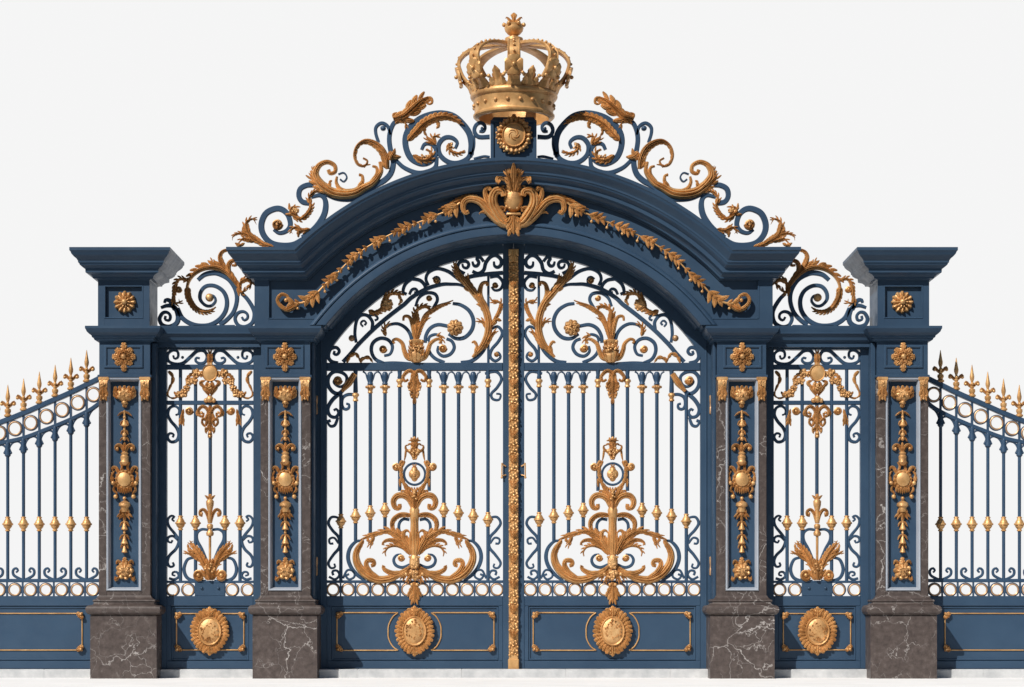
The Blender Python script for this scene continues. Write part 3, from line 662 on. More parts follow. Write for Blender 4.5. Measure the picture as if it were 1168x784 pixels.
# ================================================================== scroll crests on the arch
def scrolls(t, lst, h0=-7, h1=-2.5, mt=IRON, f=1.08):
    for p, w in lst: t.mk('scroll', R_(p, [q*f for q in (w if isinstance(w, tuple) else (w, w))], h0, h1), mt, ang=30)
def leaves(t, lst, h0=-3):
    for a in lst:
        p, w, lb = a[:3]; k = dict(a[3]) if len(a) > 3 else {}
        t.mk(k.pop('name', 'acanthus_leaf'), Lf(p, w*(1.12 if not lb else 1.22)+.3, lb, k.pop('h0', h0), **k), GOLD, ang=50)
WD = 1.14
VOL = dict(env=(.6, 1, 1, .9, .75, .6, .45), name='volute')
def crest(mir):
    s = 'right' if mir else 'left'
    t = Thing('scroll_crest', f'navy and gilt scrollwork climbing the {s} slope of the arch up to the crown', 'scrollwork', .22, 430, 230, mir, 'scrollwork crests on the arch')
    scrolls(t, [
        (tA(405, 580, 450, 608, 510, 590, 540, 540, 520, 460, 470, 415, 410, 412, 340, 450, 305, 530, 315, 610, 370, 680, 450, 708, 560, 705, 650, 660), (3.5, 5, 6, 6.3, 6.3, 6.3, 6.3, 6.6)),
        (tA(640, 650, 740, 570, 805, 480, 828, 400, 820, 330, 780, 300, 710, 318), (6.4, 6.4, 6.4, 6.2, 5, 3)),
        (tA(700, 365, 640, 355, 610, 310, 620, 250, 670, 220, 730, 215), 5.4),
        (tA(815, 280, 900, 318, 980, 330, 1060, 325, 1140, 290)+tB(200, 790, 270, 750, 325, 690, 345, 600, 322, 500, 312, 420, 320, 350, 345, 290, 370, 270), (5.2, 6, 6, 6, 6, 5.6, 5, 4.6)),
        (tB(225, 440, 203, 370, 205, 315, 250, 283, 300, 310, 322, 380), 3.6),
        (tB(975, 540, 980, 450, 960, 360, 900, 280, 830, 225, 740, 205, 650, 215, 560, 250, 480, 320, 445, 400, 450, 490, 490, 570, 570, 612, 640, 600, 685, 550, 690, 490, 650, 452, 600, 455, 575, 500), (6.4, 6.6, 6.6, 6.6, 6.4, 6.4, 6.2, 5, 3.4)),
        (tB(850, 490, 865, 440, 820, 402, 760, 405, 715, 460, 725, 540, 790, 598, 870, 608, 945, 575, 980, 520), (3, 4.4, 5, 5, 5, 5, 5)),
        (tB(365, 585, 440, 650, 560, 690, 680, 650, 700, 560), (4, 4.4, 5, 4.8, 4)),
        (tB(1045, 350, 1080, 350, 1092, 310, 1060, 280, 1018, 300, 1005, 350, 1040, 395, 1130, 395), (2.6, 3.6, 4, 4.4, 4.6)),
        (tB(1000, 385, 1000, 470, 975, 560), 3.2), (tB(1130, 560, 1080, 555, 1000, 575), 2.6),
        (tA(930, 130, 975, 118, 1000, 155, 975, 190, 945, 170), 1.8),
    ])
    # foot rail that follows the extrados, standing on the cornice
    k = K(0)/t.k*1.0
    p = []
    for i in range(40):
        a = radians(47.5)+radians(90-47.5-4)*i/39; R = 357.6
        x, y = CX-R*cos(a), AY-R*sin(a); p.append((CX+(x-CX)*k, HZ-(HZ-y)*k))
    t.mk('foot_rail', R_(p, 3.0, -8, -2, n=60), IRON, ang=30)
    leaves(t, [
        (tB(300, 660, 290, 570, 250, 490, 180, 440, 110, 430, 50, 475, 28, 550, 55, 620, 110, 635, 135, 595, 100, 570), 10, 9, dict(env=(.7, 1, 1, .9, .7, .55, .5, .45, .4), sides=(.9, .3))),
        (tB(235, 600, 245, 680, 180, 770, 110, 810)+tA(1060, 285, 960, 295, 860, 270, 780, 200, 745, 130, 775, 60, 840, 32, 900, 60, 905, 110, 865, 125, 850, 95), 9.5, 0, dict(env=(.3, .6, .8, 1, 1.1, 1, .8, .55, .45, .4), name='volute')),
        (tA(900, 285, 810, 240, 740, 180, 690, 120), 10, 4, dict(sides=(1, .6))),
        (tA(820, 250, 750, 180, 730, 100, 725, 60), 6, 3, {}),
        (tA(1040, 285, 950, 255, 915, 200, 920, 150), 5, 0, VOL), (tA(870, 235, 860, 200, 880, 180), 3.4, 2, {}),
        (tA(940, 270, 1060, 262, 1120, 210, 1130, 150, 1100, 130), 4.6, 0, VOL),
        (tB(150, 790, 210, 710, 210, 650, 175, 635), 5, 0, VOL),
        (tB(60, 800, 95, 760, 90, 715, 65, 710), 4, 0, VOL),
        (tB(345, 250, 430, 230, 500, 170, 560, 115, 630, 75), 13.5, 6, dict(env=(.45, .9, 1, 1, .95, .7, .35), sides=(1, 1), depth=.42)),
        (tB(600, 85, 650, 82, 660, 120, 630, 130, 615, 108), 3.2, 0, VOL), (tB(400, 250, 360, 245, 345, 215, 375, 200), 3.4, 0, VOL),
        (tB(360, 290, 395, 265, 440, 275, 450, 330), 5, 3, {}),
        (tB(462, 432, 520, 370, 600, 290, 700, 242, 800, 240, 920, 298), 8, 8, dict(env=(.5, .9, 1, 1, .9, .7, .25), sides=(.4, 1), h0=-1.5)),
        (tB(690, 260, 715, 300, 695, 330), 4, 2, {}), (tB(600, 300, 600, 360, 620, 390), 3.6, 2, {}),
        (tB(505, 545, 570, 585, 640, 575, 655, 525, 610, 500), 6, 8, dict(env=(.5, 1, 1, .9, .6), depth=.25)),
        (tB(800, 450, 805, 505, 865, 535, 935, 512), 5, 7, dict(env=(1, 1, .8, .7, .2), depth=.25)),
        (tB(690, 460, 670, 400, 725, 390), 5, 3, {}), (tB(690, 460, 640, 430, 610, 395), 5, 3, {}),
        (tA(560, 465, 620, 497, 680, 455, 712, 390, 692, 325, 745, 268, 810, 280), 4.6, 8, dict(env=(1, 1, 1, .9, .8, .8), depth=.22)),
        (tA(600, 460, 545, 440, 560, 400, 610, 420), 6.4, 4, {}),
        (tA(700, 575, 640, 590, 580, 562, 545, 590, 560, 615), 5, 4, {}), (tA(640, 590, 610, 600, 605, 645), 4, 3, {}),
        (tA(405, 722, 320, 700, 230, 640, 140, 610, 80, 630, 68, 670), 5, 4, {}), (tA(320, 700, 220, 640, 185, 570, 185, 520, 235, 495, 265, 540), 6, 5, {}),
        (tA(250, 680, 160, 655, 125, 690), 5, 3, {}), (tA(200, 600, 160, 590, 150, 560), 3, 0, {}), (tA(90, 690, 130, 710, 170, 690), 4, 2, {}),
    ])
    m = MB(); m.spiral(*tA(435, 540)[0], 6, -3, 1.4, hh=3.2); m.cluster(*tA(435, 540)[0], 4, 4, 8, 1.2, -.5, random.Random(4)); t.mk('rosette', m, CAST)
    m = MB(); m.cluster(*tA(580, 430)[0], 4.5, 4.5, 16, 1.4, -2.5, random.Random(8)); t.mk('rosette', m, CAST)
    m = MB(); m.cluster(*tB(600, 560)[0], 5, 3, 14, 1.2, -1.5, random.Random(5)); m.cluster(*tB(820, 475)[0], 2.5, 4, 10, 1.1, -1.5, random.Random(6)); t.mk('berries', m, CAST)
    m = MB(); x, y = tB(350, 548)[0]; m.leaf(tB(310, 520, 350, 560, 410, 560), 8, 0, -3, 4); m.leaf(tB(320, 590, 350, 530, 360, 490), 6, 0, -2, 4); t.mk('binding', m, GOLD)
    t.mk('eye', MB().dome(*tB(262, 325)[0], 3.2, 2.8, [(1, -3), (.7, -2), (.3, -1.5)], -7, 16), IRON); t.mk('eye', MB().dome(*tB(1067, 333)[0], 1.8, 2.6, [(1, -2.4), (.6, -1.6)], -7, 12), IRON)
crest(False); crest(True)

# ================================================================== lintel + overthrow above each side gate
def lintel(mir):
    s = 'right' if mir else 'left'
    t = Thing('lintel', f'navy moulded lintel beam over the {s} side gate', 'lintel', .22, 234, 392, mir, 'lintels over the side gates')
    P = [(9, 372.8), (9, 377), (8, 379.6), (8, 381.6), (6.4, 382.2), (4.6, 385.4), (3.6, 388.6), (1, 390), (0, 390.6), (0, 396)]
    m = MB().rings([[(173, y, -36), (299, y, -36), (299, y, o), (173, y, o)] for o, y in P]); t.mk('beam', m, NAVY, ang=22)
    return t
def overthrow(mir):
    s = 'right' if mir else 'left'
    t = Thing('overthrow', f'big spiral scroll with gilt acanthus on the lintel between the two {s} pillars', 'scrollwork', .26, 240, 372, mir, 'overthrows above the side gates')
    scrolls(t, [
        (tC(375, 330, 430, 285, 500, 268, 560, 278, 640, 325, 695, 410, 708, 500, 680, 600, 620, 670, 560, 712), (4, 5.4, 5.2, 4.8, 4.4, 4.4, 4.6)),
        (tC(200, 570, 240, 650, 310, 700, 390, 720, 480, 712, 560, 665, 612, 590, 622, 500, 590, 425, 520, 380, 445, 382, 400, 430, 395, 495, 440, 545, 490, 548, 525, 510, 515, 470, 480, 455), (4.8, 5, 5, 4.8, 4.6, 4.4, 4, 3.8, 3, 2.2)),
        (tC(100, 635, 95, 665, 130, 672, 140, 635, 115, 605, 75, 610, 48, 660, 70, 710, 130, 728, 190, 700, 208, 650, 195, 590, 160, 552, 110, 548, 60, 565), (2.4, 3, 3.4, 4, 4.6, 5, 5.6, 4.4, 3)),
        (tC(750, 645, 768, 672, 798, 655, 795, 618, 760, 598, 715, 612, 692, 660, 720, 715, 780, 728, 840, 692, 858, 620, 840, 560, 795, 490, 750, 445), (2.4, 2.8, 3.4, 3.8, 4, 4.2, 4.4, 4.4, 4)),
        (tC(90, 525, 100, 500, 135, 505, 160, 545, 180, 580), (2.4, 4.4, 5, 5)),
        (tC(340, 722, 500, 726, 690, 724), 3),
    ], -6, -1.6)
    leaves(t, [
        (tC(735, 415, 670, 325, 600, 255, 520, 225, 430, 232, 350, 275, 300, 340, 282, 410), 9.6, 8, dict(env=(.35, .6, .9, 1, 1, .9, .7, .6), sides=(.2, 1))),
        (tC(285, 390, 298, 480, 345, 560, 410, 600, 480, 598, 530, 560), 5.4, 14, dict(env=(1, 1, .95, .9, .8, .5), depth=.2)),
        (tC(660, 310, 590, 220, 558, 140, 585, 85, 650, 72, 685, 120), 6.6, 6, dict(env=(.4, .9, 1, .8, .6, .3), sides=(.3, 1))),
        (tC(650, 290, 635, 230, 650, 180, 695, 165, 700, 205, 665, 205), 5, 0, VOL), (tC(690, 160, 685, 100), 2, 0, {}),
        (tC(735, 430, 735, 360, 790, 325, 832, 350, 815, 385, 790, 405), 5, 4, dict(env=(.5, .9, 1, .9, .6))),
        (tC(710, 400, 745, 440, 790, 400), 5, 3, {}),
        (tC(290, 340, 240, 318, 195, 345, 178, 410, 178, 470), 4.6, 4, dict(env=(.5, .9, 1, .9, .7))),
        (tC(540, 230, 500, 180, 470, 165), 5, 3, {}), (tC(460, 240, 420, 210, 385, 215), 5, 2, {}),
        (tC(170, 450, 172, 520, 215, 525, 215, 490), 4.2, 3, {}),
    ], -2)
    m = MB(); x, y = tC(475, 480)[0]; m.dome(x, y, 4.6, 4.6, [(1, -1), (.7, 1.6), (.3, 2.6)], -5, 20)
    x, y = tC(212, 412)[0]; m.spiral(x, y, 3.8, -2); x, y = tC(700, 420)[0]; 
    t.mk('boss', m, GOLD)
for mir in (False, True): lintel(mir); overthrow(mir)

# ================================================================== bottom panel used by gates and fences
def low_panel(t, x0, x1, gx0, gx1, y0=680.0, mode='gate', ytop=None):
    t.mk('bottom_panel', MB().box(x0, x1, y0+1, 763, -7, -2.6), NAVY)
    m = MB(); m.box(x0, x1, y0, 691.4, -7, 0, .6); m.box(x0, x1, 754, 763.2, -7, 0, .6)
    m.box(x0, x0+5, 691.4, 754, -6.8, -.1, .5); m.box(x1-5, x1, 691.4, 754, -6.8, -.1, .5)
    t.mk('panel_rail', m, NAVY)
    t.mk('panel_bead', MB().frame(x0+5, x1-5, 692, 753.4, 2.2, -3, -1.2, .6), NAVY, ang=20)

# ================================================================== side gates
SC = []
def side_gate(mir):
    s = 'right' if mir else 'left'; ax = 239.5
    t = Thing('side_gate', f'narrow {s} pedestrian gate with gilt oval crest and fleur ornament', 'gate', .30, ax, 763, mir, 'pedestrian side gates')
    m = MB(); m.box(180.6, 190, 396, 763.2, -8, .2, .5); m.box(288.9, 299, 396, 763.2, -8, .2, .5); m.box(190, 288.9, 391, 398.8, -8, 0, .3)
    t.mk('frame', m, NAVY)
    for y0, y1, nm in ((415.8, 421.6, 'rail'), (457, 461.8, 'rail'), (662.4, 665.2, 'rail')):
        t.mk(nm, MB().box(190, 288.9, y0, y1, -5, -.6, .5), IRON)
    low_panel(t, 190, 288.9, 200, 277)
    t.mk('plinth_plate', MB().box(222, 256.6, 665.2, 680, -6, -.4, .5), NAVY)
    t.two('rivet', MB().ball(230, 671, 0, 1.7), NAVY, ax)
    for x in (196.6, 214.4): 
        ring(t, x, 672.8); ring(t, 2*ax-x, 672.8)
    for x in (205.5, 222.7, 239.5, 256.3, 273.5):
        b = bar(t, x, 421.5, 664) if x != 239.5 else bar(t, x, 461, 575)
        if x != 239.5: knop(t, x, 596.6, b)
    S = [
        (tD(112, 100, 122, 125, 148, 112, 145, 72, 108, 62, 72, 90, 76, 140, 125, 164, 185, 158, 240, 112, 290, 68, 340, 66, 366, 105, 350, 150, 310, 160, 280, 142, 285, 118, 310, 122), (2.2, 3, 3.4, 3.8, 4, 4, 3.8, 3.4, 2.4)),
        (tD(130, 545, 152, 535, 155, 502, 125, 478, 86, 492, 72, 540, 95, 590, 138, 640, 155, 690, 138, 735, 95, 745, 70, 712, 85, 682, 115, 688, 108, 712), (2, 2.8, 3.4, 3.6, 3.8, 3.8, 3.6, 3, 2.2)),
        (tE(112, 210, 95, 195, 112, 178, 88, 172, 66, 200, 75, 245, 118, 300, 142, 345, 122, 400, 78, 445, 64, 490, 80, 522, 108, 515, 100, 492), (2, 2.6, 3, 3.4, 3.4, 3.4, 3.2, 2.2)),
        (tE(138, 340, 105, 312, 72, 318, 66, 345, 90, 356, 98, 338), (3, 3, 2.6, 2)), (tE(75, 602, 112, 610, 142, 588, 130, 560, 104, 560, 98, 578, 118, 584), (3, 3, 2.6, 2)),
        (tE(330, 470, 300, 400, 268, 340, 268, 290, 300, 265, 345, 268), (3, 3.4, 3.4, 3)), (tE(310, 465, 285, 410, 245, 370), (3, 3, 2)),
        (tE(245, 458, 200, 475, 178, 540, 200, 598, 262, 622, 330, 622), (3, 3.6, 3.8, 3.8, 3.6)),
    ]
    for p, w in S: t.two('scroll', R_(p, w, -4.6, -1), IRON, ax, ang=30)
    m = MB(); m.ball(*tD(182, 115)[0], -2.5, 1.8); t.two('berry', m, IRON, ax)
    # crest
    m = MB(); m.dome(239.5, 425.8, 9.0, 10.0, [(1, 1.5), (.93, 4.4), (.82, 3.2), (.5, 3.8), (.2, 4)], -1.5, 36); CR = t.mk('oval_crest', m, GOLD, ang=45)
    m = MB(); m.leaf([(239.5, 416), (239.5, 408), (239.5, 399.5)], 6.6, 3, 0, 3.2, env=(1, .9, 1, .7, .1)); m.box(236.6, 242.4, 414, 417, -2, 3, .5); t.mk('bud', m, CAST, CR)
    m = MB()
    for k in (-1, 1):
        m.leaf([(239.5+k*1, 452), (239.5+k*5, 444), (239.5+k*10.5, 437), (239.5+k*5, 434)], 6.5, 2, 0, 3.4)
        m.leaf([(239.5, 450), (239.5+k*3, 442), (239.5+k*2, 435)], 7, 2, 1.4, 3.6)
        m.ball(239.5+k*4.4, 457, .6, 2.8)
    m.ball(239.5, 455.5, 1, 4.2); m.cluster(239.5, 442, 4, 5, 14, 1.2, 3.6, random.Random(9)); t.mk('mask', m, CAST, CR)
    m = MB(); rnd = random.Random(12)
    for (x, y), r in zip(tD(320, 240, 285, 235, 268, 290, 232, 300, 215, 345, 190, 385, 158, 392), (4, 5.6, 5, 4.4, 4.4, 5.4, 4.2)):
        m.dome(x, y, r, r, [(1, .8), (.8, 2.6), (.45, 2.2)], -1.6, 30, 5, .22, .5, rnd.random()*3); m.cluster(x, y, r*.6, r*.6, 7, 1.1, 1.2, rnd)
    m.leaf(tD(180, 385, 140, 395, 120, 370), 5, 3, -1); m.leaf(tD(260, 230, 240, 250, 205, 285), 5, 3, -1)
    t.two('garland', m, CAST, ax)
    t.two('acanthus_leaf', Lf(tD(150, 410, 105, 420, 72, 395, 85, 345, 110, 290, 105, 250, 80, 220), 4.2, 5, -1.6, 2, env=(.6, .6, .6, .7, 1, 1.2, .8)), GOLD, ax, ang=50)
    m = MB()
    m.leaf([(239.5, 463), (239.5, 478), (239.5, 499)], 11, 6, -.4, 4, env=(.5, .7, 1, .9, .6, .4, .15))
    for k in (-1, 1):
        P = lambda *a: [(239.5+k*a[i], a[i+1]) for i in range(0, len(a), 2)]
        m.leaf(P(0, 474, 4, 466, 9, 464, 13, 468, 12, 474, 8, 475, 7.5, 471), 4.2, 0, -.4, 3, env=(.6, 1, 1, .9, .8, .6)); m.ball(239.5+k*9.5, 471, 1, 1.8)
        m.leaf(P(2, 482, 7, 478, 9, 482, 5, 488), 4.4, 2, -.4, 2.8); m.leaf(P(1, 488, 5, 490, 4, 495), 3.6, 2, -.4, 2.4); m.ball(239.5+k*4.5, 491, 0, 1.8)
    for yy in (494, 498): m.ball(239.5, yy, .6, 2)
    t.mk('pendant', m, CAST, ang=50)
    m = MB(); x, y = tD(232, 515)[0]; m.spiral(x, y, 4.6, -2, hh=3); m.leaf(tD(190, 500, 180, 560, 175, 622), 6.4, 3, -1.6, env=(.3, .4, .7, 1, .9, .3)); m.leaf(tD(300, 500, 290, 540, 330, 560), 3, 0, -1.6)
    t.two('tassel', m, GOLD, ax)
    # lower ornament
    m = MB(); m.lathe(239.5, 0, [(1.4, 640), (1.6, 612), (4, 611), (4.6, 608), (2.2, 605), (1.8, 604), (3.6, 602), (3.6, 599), (2, 597.5)], 12)
    m.lathe(239.5, 0, [(2.6, 597), (3.4, 590), (2.4, 584), (4.4, 576), (4.6, 572), (3, 570), (2, 569)], 12)
    m.leaf([(239.5, 570), (239.5, 563.5)], 6, 2, -.5, 2.4)
    for k in (-1, 1):
        P = lambda *a: [(239.5+k*a[i], a[i+1]) for i in range(0, len(a), 2)]
        m.leaf(P(1, 596, 3, 587, 7, 581.5, 11, 583, 11.4, 587.5, 8.4, 588.5), 4, 0, -.6, 3, env=(.7, 1, 1, .9, .7)); m.ball(239.5+k*9.6, 586, .6, 1.9)
        m.leaf(P(1, 570, 3.6, 567, 6, 565), 3, 0, -.4, 2)
    ST = t.mk('fleur', m, CAST, ang=50)
    for p, w, lb in ((tE(340, 560, 310, 480, 270, 410, 225, 360, 245, 345), 8, 5), (tE(300, 490, 240, 440, 190, 425, 190, 440), 5.4, 4), (tE(260, 430, 215, 400, 205, 365), 5, 3), (tE(350, 560, 330, 520, 290, 500), 6, 3), (tE(345, 615, 325, 560, 335, 490), 7, 3)):
        t.two('acanthus_leaf', Lf(p, w, lb, -1), GOLD, ax, ang=50)
    m = MB(); x, y = tE(280, 580)[0]; m.spiral(x, y, 6.2, -1, 1.5, a0=.5, hh=3.6); t.two('volute', m, GOLD, ax)
    m = MB(); m.leaf([(239.5, 662), (239.5, 650), (239.5, 638)], 9, 3, 1, 4, env=(.8, 1, 1, .8, .4)); m.cluster(239.5, 648, 6, 7, 14, 1.5, 1, random.Random(3)); t.mk('mask', m, CAST)
    # gilt line frame + medallion
    m = MB(); X0, X1, Y0, Y1 = 200.4, 278.6, 699.4, 742.2; m.frame(X0, X1, Y0, Y1, 1.3, -2.8, -1.2, .4)
    FR = t.mk('gilt_line', m, GOLD)
    for sx, sy, x, y in ((1, 1, X0, Y0), (-1, 1, X1, Y0), (1, -1, X0, Y1), (-1, -1, X1, Y1)): corner_fleuron(t, x+sx*1.2, y+sy*1.2, sx, sy, FR)
    medallion(t, 239.4, 720, 22.5, 26)
side_gate(False); side_gate(True)

# ================================================================== main leaves
BX = [388.6+16.8*i for i in range(11)]
def main_leaf(mir):
    s = 'right' if mir else 'left'; ax = 472.8
    t = Thing('gate_leaf', f'{s} leaf of the tall arched double gate with lyre shaped gilt acanthus ornament', 'gate', .45, ax, 763, mir, 'leaves of the double gate')
    AYL, RO = 543.0, 254.0
    # frame: curved rail and stiles
    def arc(R, x): return AYL-sqrt(R*R-(CX-x)**2)
    prs = [((372.6, 763.2), (355, 763.2)), ((372.6, 407), (355, 407))]
    n = 40
    for i in range(n+1):
        x = 372.6+(574-372.6)*i/n; a = math.asin(min(1, (CX-x)/RO)); prs.append(((x, arc(RO, x)), (CX-276*sin(a), AYL-276*cos(a))))
    m = MB().rings([[(a[0], a[1], -9), (b[0], b[1], -9), (b[0], b[1], 0), (a[0], a[1], 0)] for a, b in prs]); 
    t.mk('frame', m, NAVY)
    t.mk('meeting_stile', MB().box(573.6, 585.78, 268, 763.2, -9, .3, .4), NAVY)
    t.mk('stile_bead', MB().box(365.4, 367, 380, 763, 0, 1.1, .3), NAVY)
    t.mk('transom', MB().box(372.6, 573.6, 413.8, 423, -6, .2, .8), NAVY)
    t.mk('rail', MB().box(372.6, 573.6, 662, 665.2, -5, -.6, .5), IRON)
    low_panel(t, 372.6, 573.6, 0, 0)
    m = MB()
    for y in (462, 646): t.mk('hinge', MB().lathe(360.5, .5, [(1.2, y+11), (2.2, y+10), (2.2, y+3), (1.8, y+2.4), (1.8, y-2.4), (2.2, y-3), (2.2, y-10), (1.2, y-11)], 12), BRONZE)
    m = MB(); m.tube([(577, 532, 1), (573, 530, 3), (572.6, 528, 3.2), (572.4, 544, 3.2)], .8); m.ball(572.4, 545, 3.2, 1.4); m.tube([(577, 542, 1), (572.6, 543, 3.2)], .7); t.mk('handle', m, GOLD)
    for i in range(12): ring(t, 379.8+17.0*i, 672.6)
    for i in range(13):
        x = 379.8+17.0*i-8.5
        if 374 < x < 572: t.mk('post', MB().box(x-.9, x+.9, 665, 680.3, -4.4, -1.2), IRON)
    kn = {0: 594.5, 1: 588.8, 2: 585, 3: 582, 7: 582, 8: 585, 9: 588.8, 10: 592.6}
    bot = {0: 662.5, 10: 662.5, 1: 617, 9: 617, 2: 611, 8: 611, 3: 606, 7: 606, 4: 560, 6: 560, 5: 504}
    capy = {1: 453, 2: 443, 3: 443, 4: 437, 6: 437, 7: 443, 8: 443, 9: 443, 10: 437}
    for i, x in enumerate(BX):
        b = bar(t, x, 452 if i == 5 else 430 if i else 449, bot[i])
        if i in kn: knop(t, x, kn[i], b)
        if i in (2, 3, 7, 8, 9):
            m = MB().lathe(x, -2.5, [(1.8, 424), (3.4, 426), (3.6, 430), (2.6, 434), (3, 437), (3.8, 438.4), (2, 439)], 12)
            for k in (-1, 1): m.tube([(x+k*2, 436, -2), (x+k*4, 430, -2), (x+k*5.2, 426, -2), (x+k*8.4, 423.8, -2)], [.9, 1, .9, 1.1])
            t.mk('tulip', m, IRON, b)
            y = capy[i]; m = MB().lathe(x, -2.5, [(1.8, y-5), (2.6, y-4), (4.4, y-3), (4.8, y-1), (3.4, y+.6), (2.4, y+3), (3, y+4), (3, y+5), (1.8, y+6)], 12)
            for a in range(6): m.ball(x+4.4*cos(a*pi/3), y-1.6, -2.5+4.4*sin(a*pi/3), 1.6, 7)
            t.mk('capital', m, CAST, b)
        elif i in (1, 4, 6, 10):
            y = capy[i]; t.mk('collar', MB().lathe(x, -2.5, [(1.8, y-5), (3.8, y-4), (4.2, y-2), (2.6, y), (2.4, y+2), (3.2, y+3), (3.2, y+4.4), (1.8, y+5)], 12), GOLD, b)
            t.mk('tulip', MB().lathe(x, -2.5, [(2.8, 422), (2.2, 428), (2.8, y-6), (1.8, y-4)], 10), IRON, b)
    # upper ironwork
    rail = [(573.6, 311), (556, 312.4), (538, 315.0), (528, 318.5)]
    t.mk('rail', R_(rail, 4.6, -5, -.8), IRON)
    t.mk('rail', R_([(538, 331)] + tG(300, 243, 240, 238, 180, 240, 90, 266, 0, 318) + tF(520, 362, 480, 392, 400, 455, 320, 525, 240, 605, 190, 665, 140, 718), (2.6, 3.6, 4.6, 4.8, 4.8, 4.8, 4.8, 4.8, 4.4), -5, -.8), IRON)
    bar(t, 557, 312, 415, 3.0)
    S = [
        (tG(505, 98, 508, 124, 528, 134, 548, 118, 548, 85, 518, 60, 485, 68, 455, 105, 442, 150, 408, 172, 372, 158), (2.2, 3.6, 3.8, 3.8, 3.8, 3.6, 3.2)),
        (tG(372, 98, 380, 122, 400, 125, 412, 103, 398, 78, 420, 72, 442, 98), (2.2, 3.4, 3.4, 3.2, 3)),
        (tG(310, 112, 316, 132, 338, 138, 350, 116, 335, 97, 298, 100, 282, 125, 290, 152, 325, 172), (2.2, 3.2, 3.4, 3.2, 3)),
        (tG(100, 245, 85, 205, 102, 165, 155, 142, 220, 158, 280, 200, 345, 250), (3, 3.2, 3.4, 3.6, 4, 4)),
        (tG(166, 238, 168, 205, 148, 193, 126, 206), (2.4, 2.6, 2)),
        (tF(534, 300, 512, 285, 524, 240, 560, 208)+tG(10, 206, 50, 215, 78, 245, 82, 280), (3, 3.4, 3.6, 3.6, 3.4)),
        (tF(550, 302, 566, 272, 590, 268, 602, 288, 580, 290), (2.6, 3, 2.6)),
        (tF(222, 598, 214, 540, 224, 465, 252, 430, 292, 432, 322, 470, 320, 515), (3, 3.2, 3.4, 3.4)), (tF(265, 500, 250, 480, 268, 462, 285, 478, 272, 490), 2), (tF(300, 430, 338, 428, 356, 450, 336, 462), (2.6, 2.6, 2)),
        (tF(90, 650, 84, 668, 104, 672, 118, 650, 98, 628, 62, 640, 50, 685, 70, 715, 110, 726), (2.4, 3.2, 3.6, 3.8, 3.8)),
        (tF(405, 505, 432, 487, 482, 483, 530, 510, 560, 560, 568, 640, 540, 700), (2.6, 3.4, 3.6, 3.6)),
        (tF(395, 680, 432, 668, 446, 622, 420, 582, 370, 572, 326, 600, 316, 650, 340, 700, 395, 728), (2.4, 3.4, 3.6, 3.6, 3.6)),
        (tG(80, 600, 85, 555, 112, 510, 160, 488, 225, 498), (3.4, 3.6, 3.4)),
        (tG(225, 545, 270, 573, 325, 566, 368, 520, 378, 460, 352, 402, 300, 366, 250, 357), (3, 3.8, 4, 4, 3.6, 3)),
        (tG(162, 620, 158, 655, 190, 682, 235, 670, 260, 630, 245, 590, 212, 575), (2.4, 3.2, 3.4, 3.4, 3)), (tG(110, 590, 105, 650, 140, 695, 200, 722), 3.4), (tG(98, 590, 110, 560, 150, 548, 180, 570), (3, 2.8, 2)),
        (tG(20, 375, 42, 322, 88, 292, 140, 298, 156, 335, 130, 385), (2.4, 3.2, 3.4, 3)),
        (tG(480, 195, 530, 190, 560, 228, 545, 268, 510, 276, 490, 255), (3, 3.2, 2.8, 2)),
        (tG(485, 515, 530, 500, 556, 540, 532, 592, 492, 640, 482, 685, 512, 712, 545, 690, 532, 660, 508, 668), (2.4, 3, 3.2, 3.2, 2.8, 2)),
        (tG(480, 560, 440, 650, 370, 710, 300, 722), (2, 3, 4, 3.4)),
        (tF(350, 728, 450, 722, 560, 728), 2.6),
        # below transom
        (tH(130, 120, 115, 160, 165, 195, 215, 170, 225, 110, 180, 72, 115, 68, 70, 115, 70, 185, 110, 240, 165, 250, 230, 175, 290, 90), (2, 2.8, 3.4, 3.8, 4, 4, 4)),
        (tH(160, 255, 100, 312, 65, 380, 82, 440, 130, 455, 157, 420, 138, 385, 115, 398), (4, 4, 3.6, 3.2, 2.2)),
        (tH(60, 490, 85, 530, 122, 525, 140, 490, 150, 455), (2, 3, 3, 2.6)), (tH(62, 492, 90, 482), 3),
        (tH(300, 262, 235, 262, 192, 290, 185, 350, 208, 386, 242, 378, 245, 345, 222, 340), (3, 3.2, 3.2, 3, 2.2)),
        ([(553, 426), (566, 424), (572, 432), (567, 442), (560.5, 449), (562, 455), (569, 456), (571, 450), (566, 449)], (2.4, 3, 3, 2.6, 1.8)),
        # bottom corners
        ([(391.5, 597), (386, 591), (378, 590), (374.5, 597), (379, 605), (386, 613), (387, 624), (380, 633), (374.5, 642), (377, 648), (382, 647), (381, 643)], (2, 2.6, 3, 3, 3, 2.6, 1.8)),
        ([(386, 620), (381, 613.6), (375.6, 615), (376, 620), (380, 620)], 2.2), ([(375, 658), (382, 661), (387, 656), (384, 651), (379, 652), (380, 656.4)], 2.4),
        ([(553.6, 597), (559, 591), (567, 590), (571, 597), (566, 605), (559, 613), (558, 624), (565, 633), (571, 642), (568, 648), (563, 647), (564, 643)], (2, 2.6, 3, 3, 3, 2.6, 1.8)),
        ([(559, 620), (564, 613.6), (569.6, 615), (569, 620), (565, 620)], 2.2), ([(570, 658), (563, 661), (558, 656), (561, 651), (566, 652), (565, 656.4)], 2.4),
        ([(391, 660), (396, 650.6), (403, 652), (404, 658), (398, 661), (394.4, 657), (398, 655)], 2.2), ([(554.6, 660), (549.6, 650.6), (542.6, 652), (541.6, 658), (547.6, 661), (551.2, 657), (547.6, 655)], 2.2),
    ]
    scrolls(t, S, -4.8, -1, f=1.16)
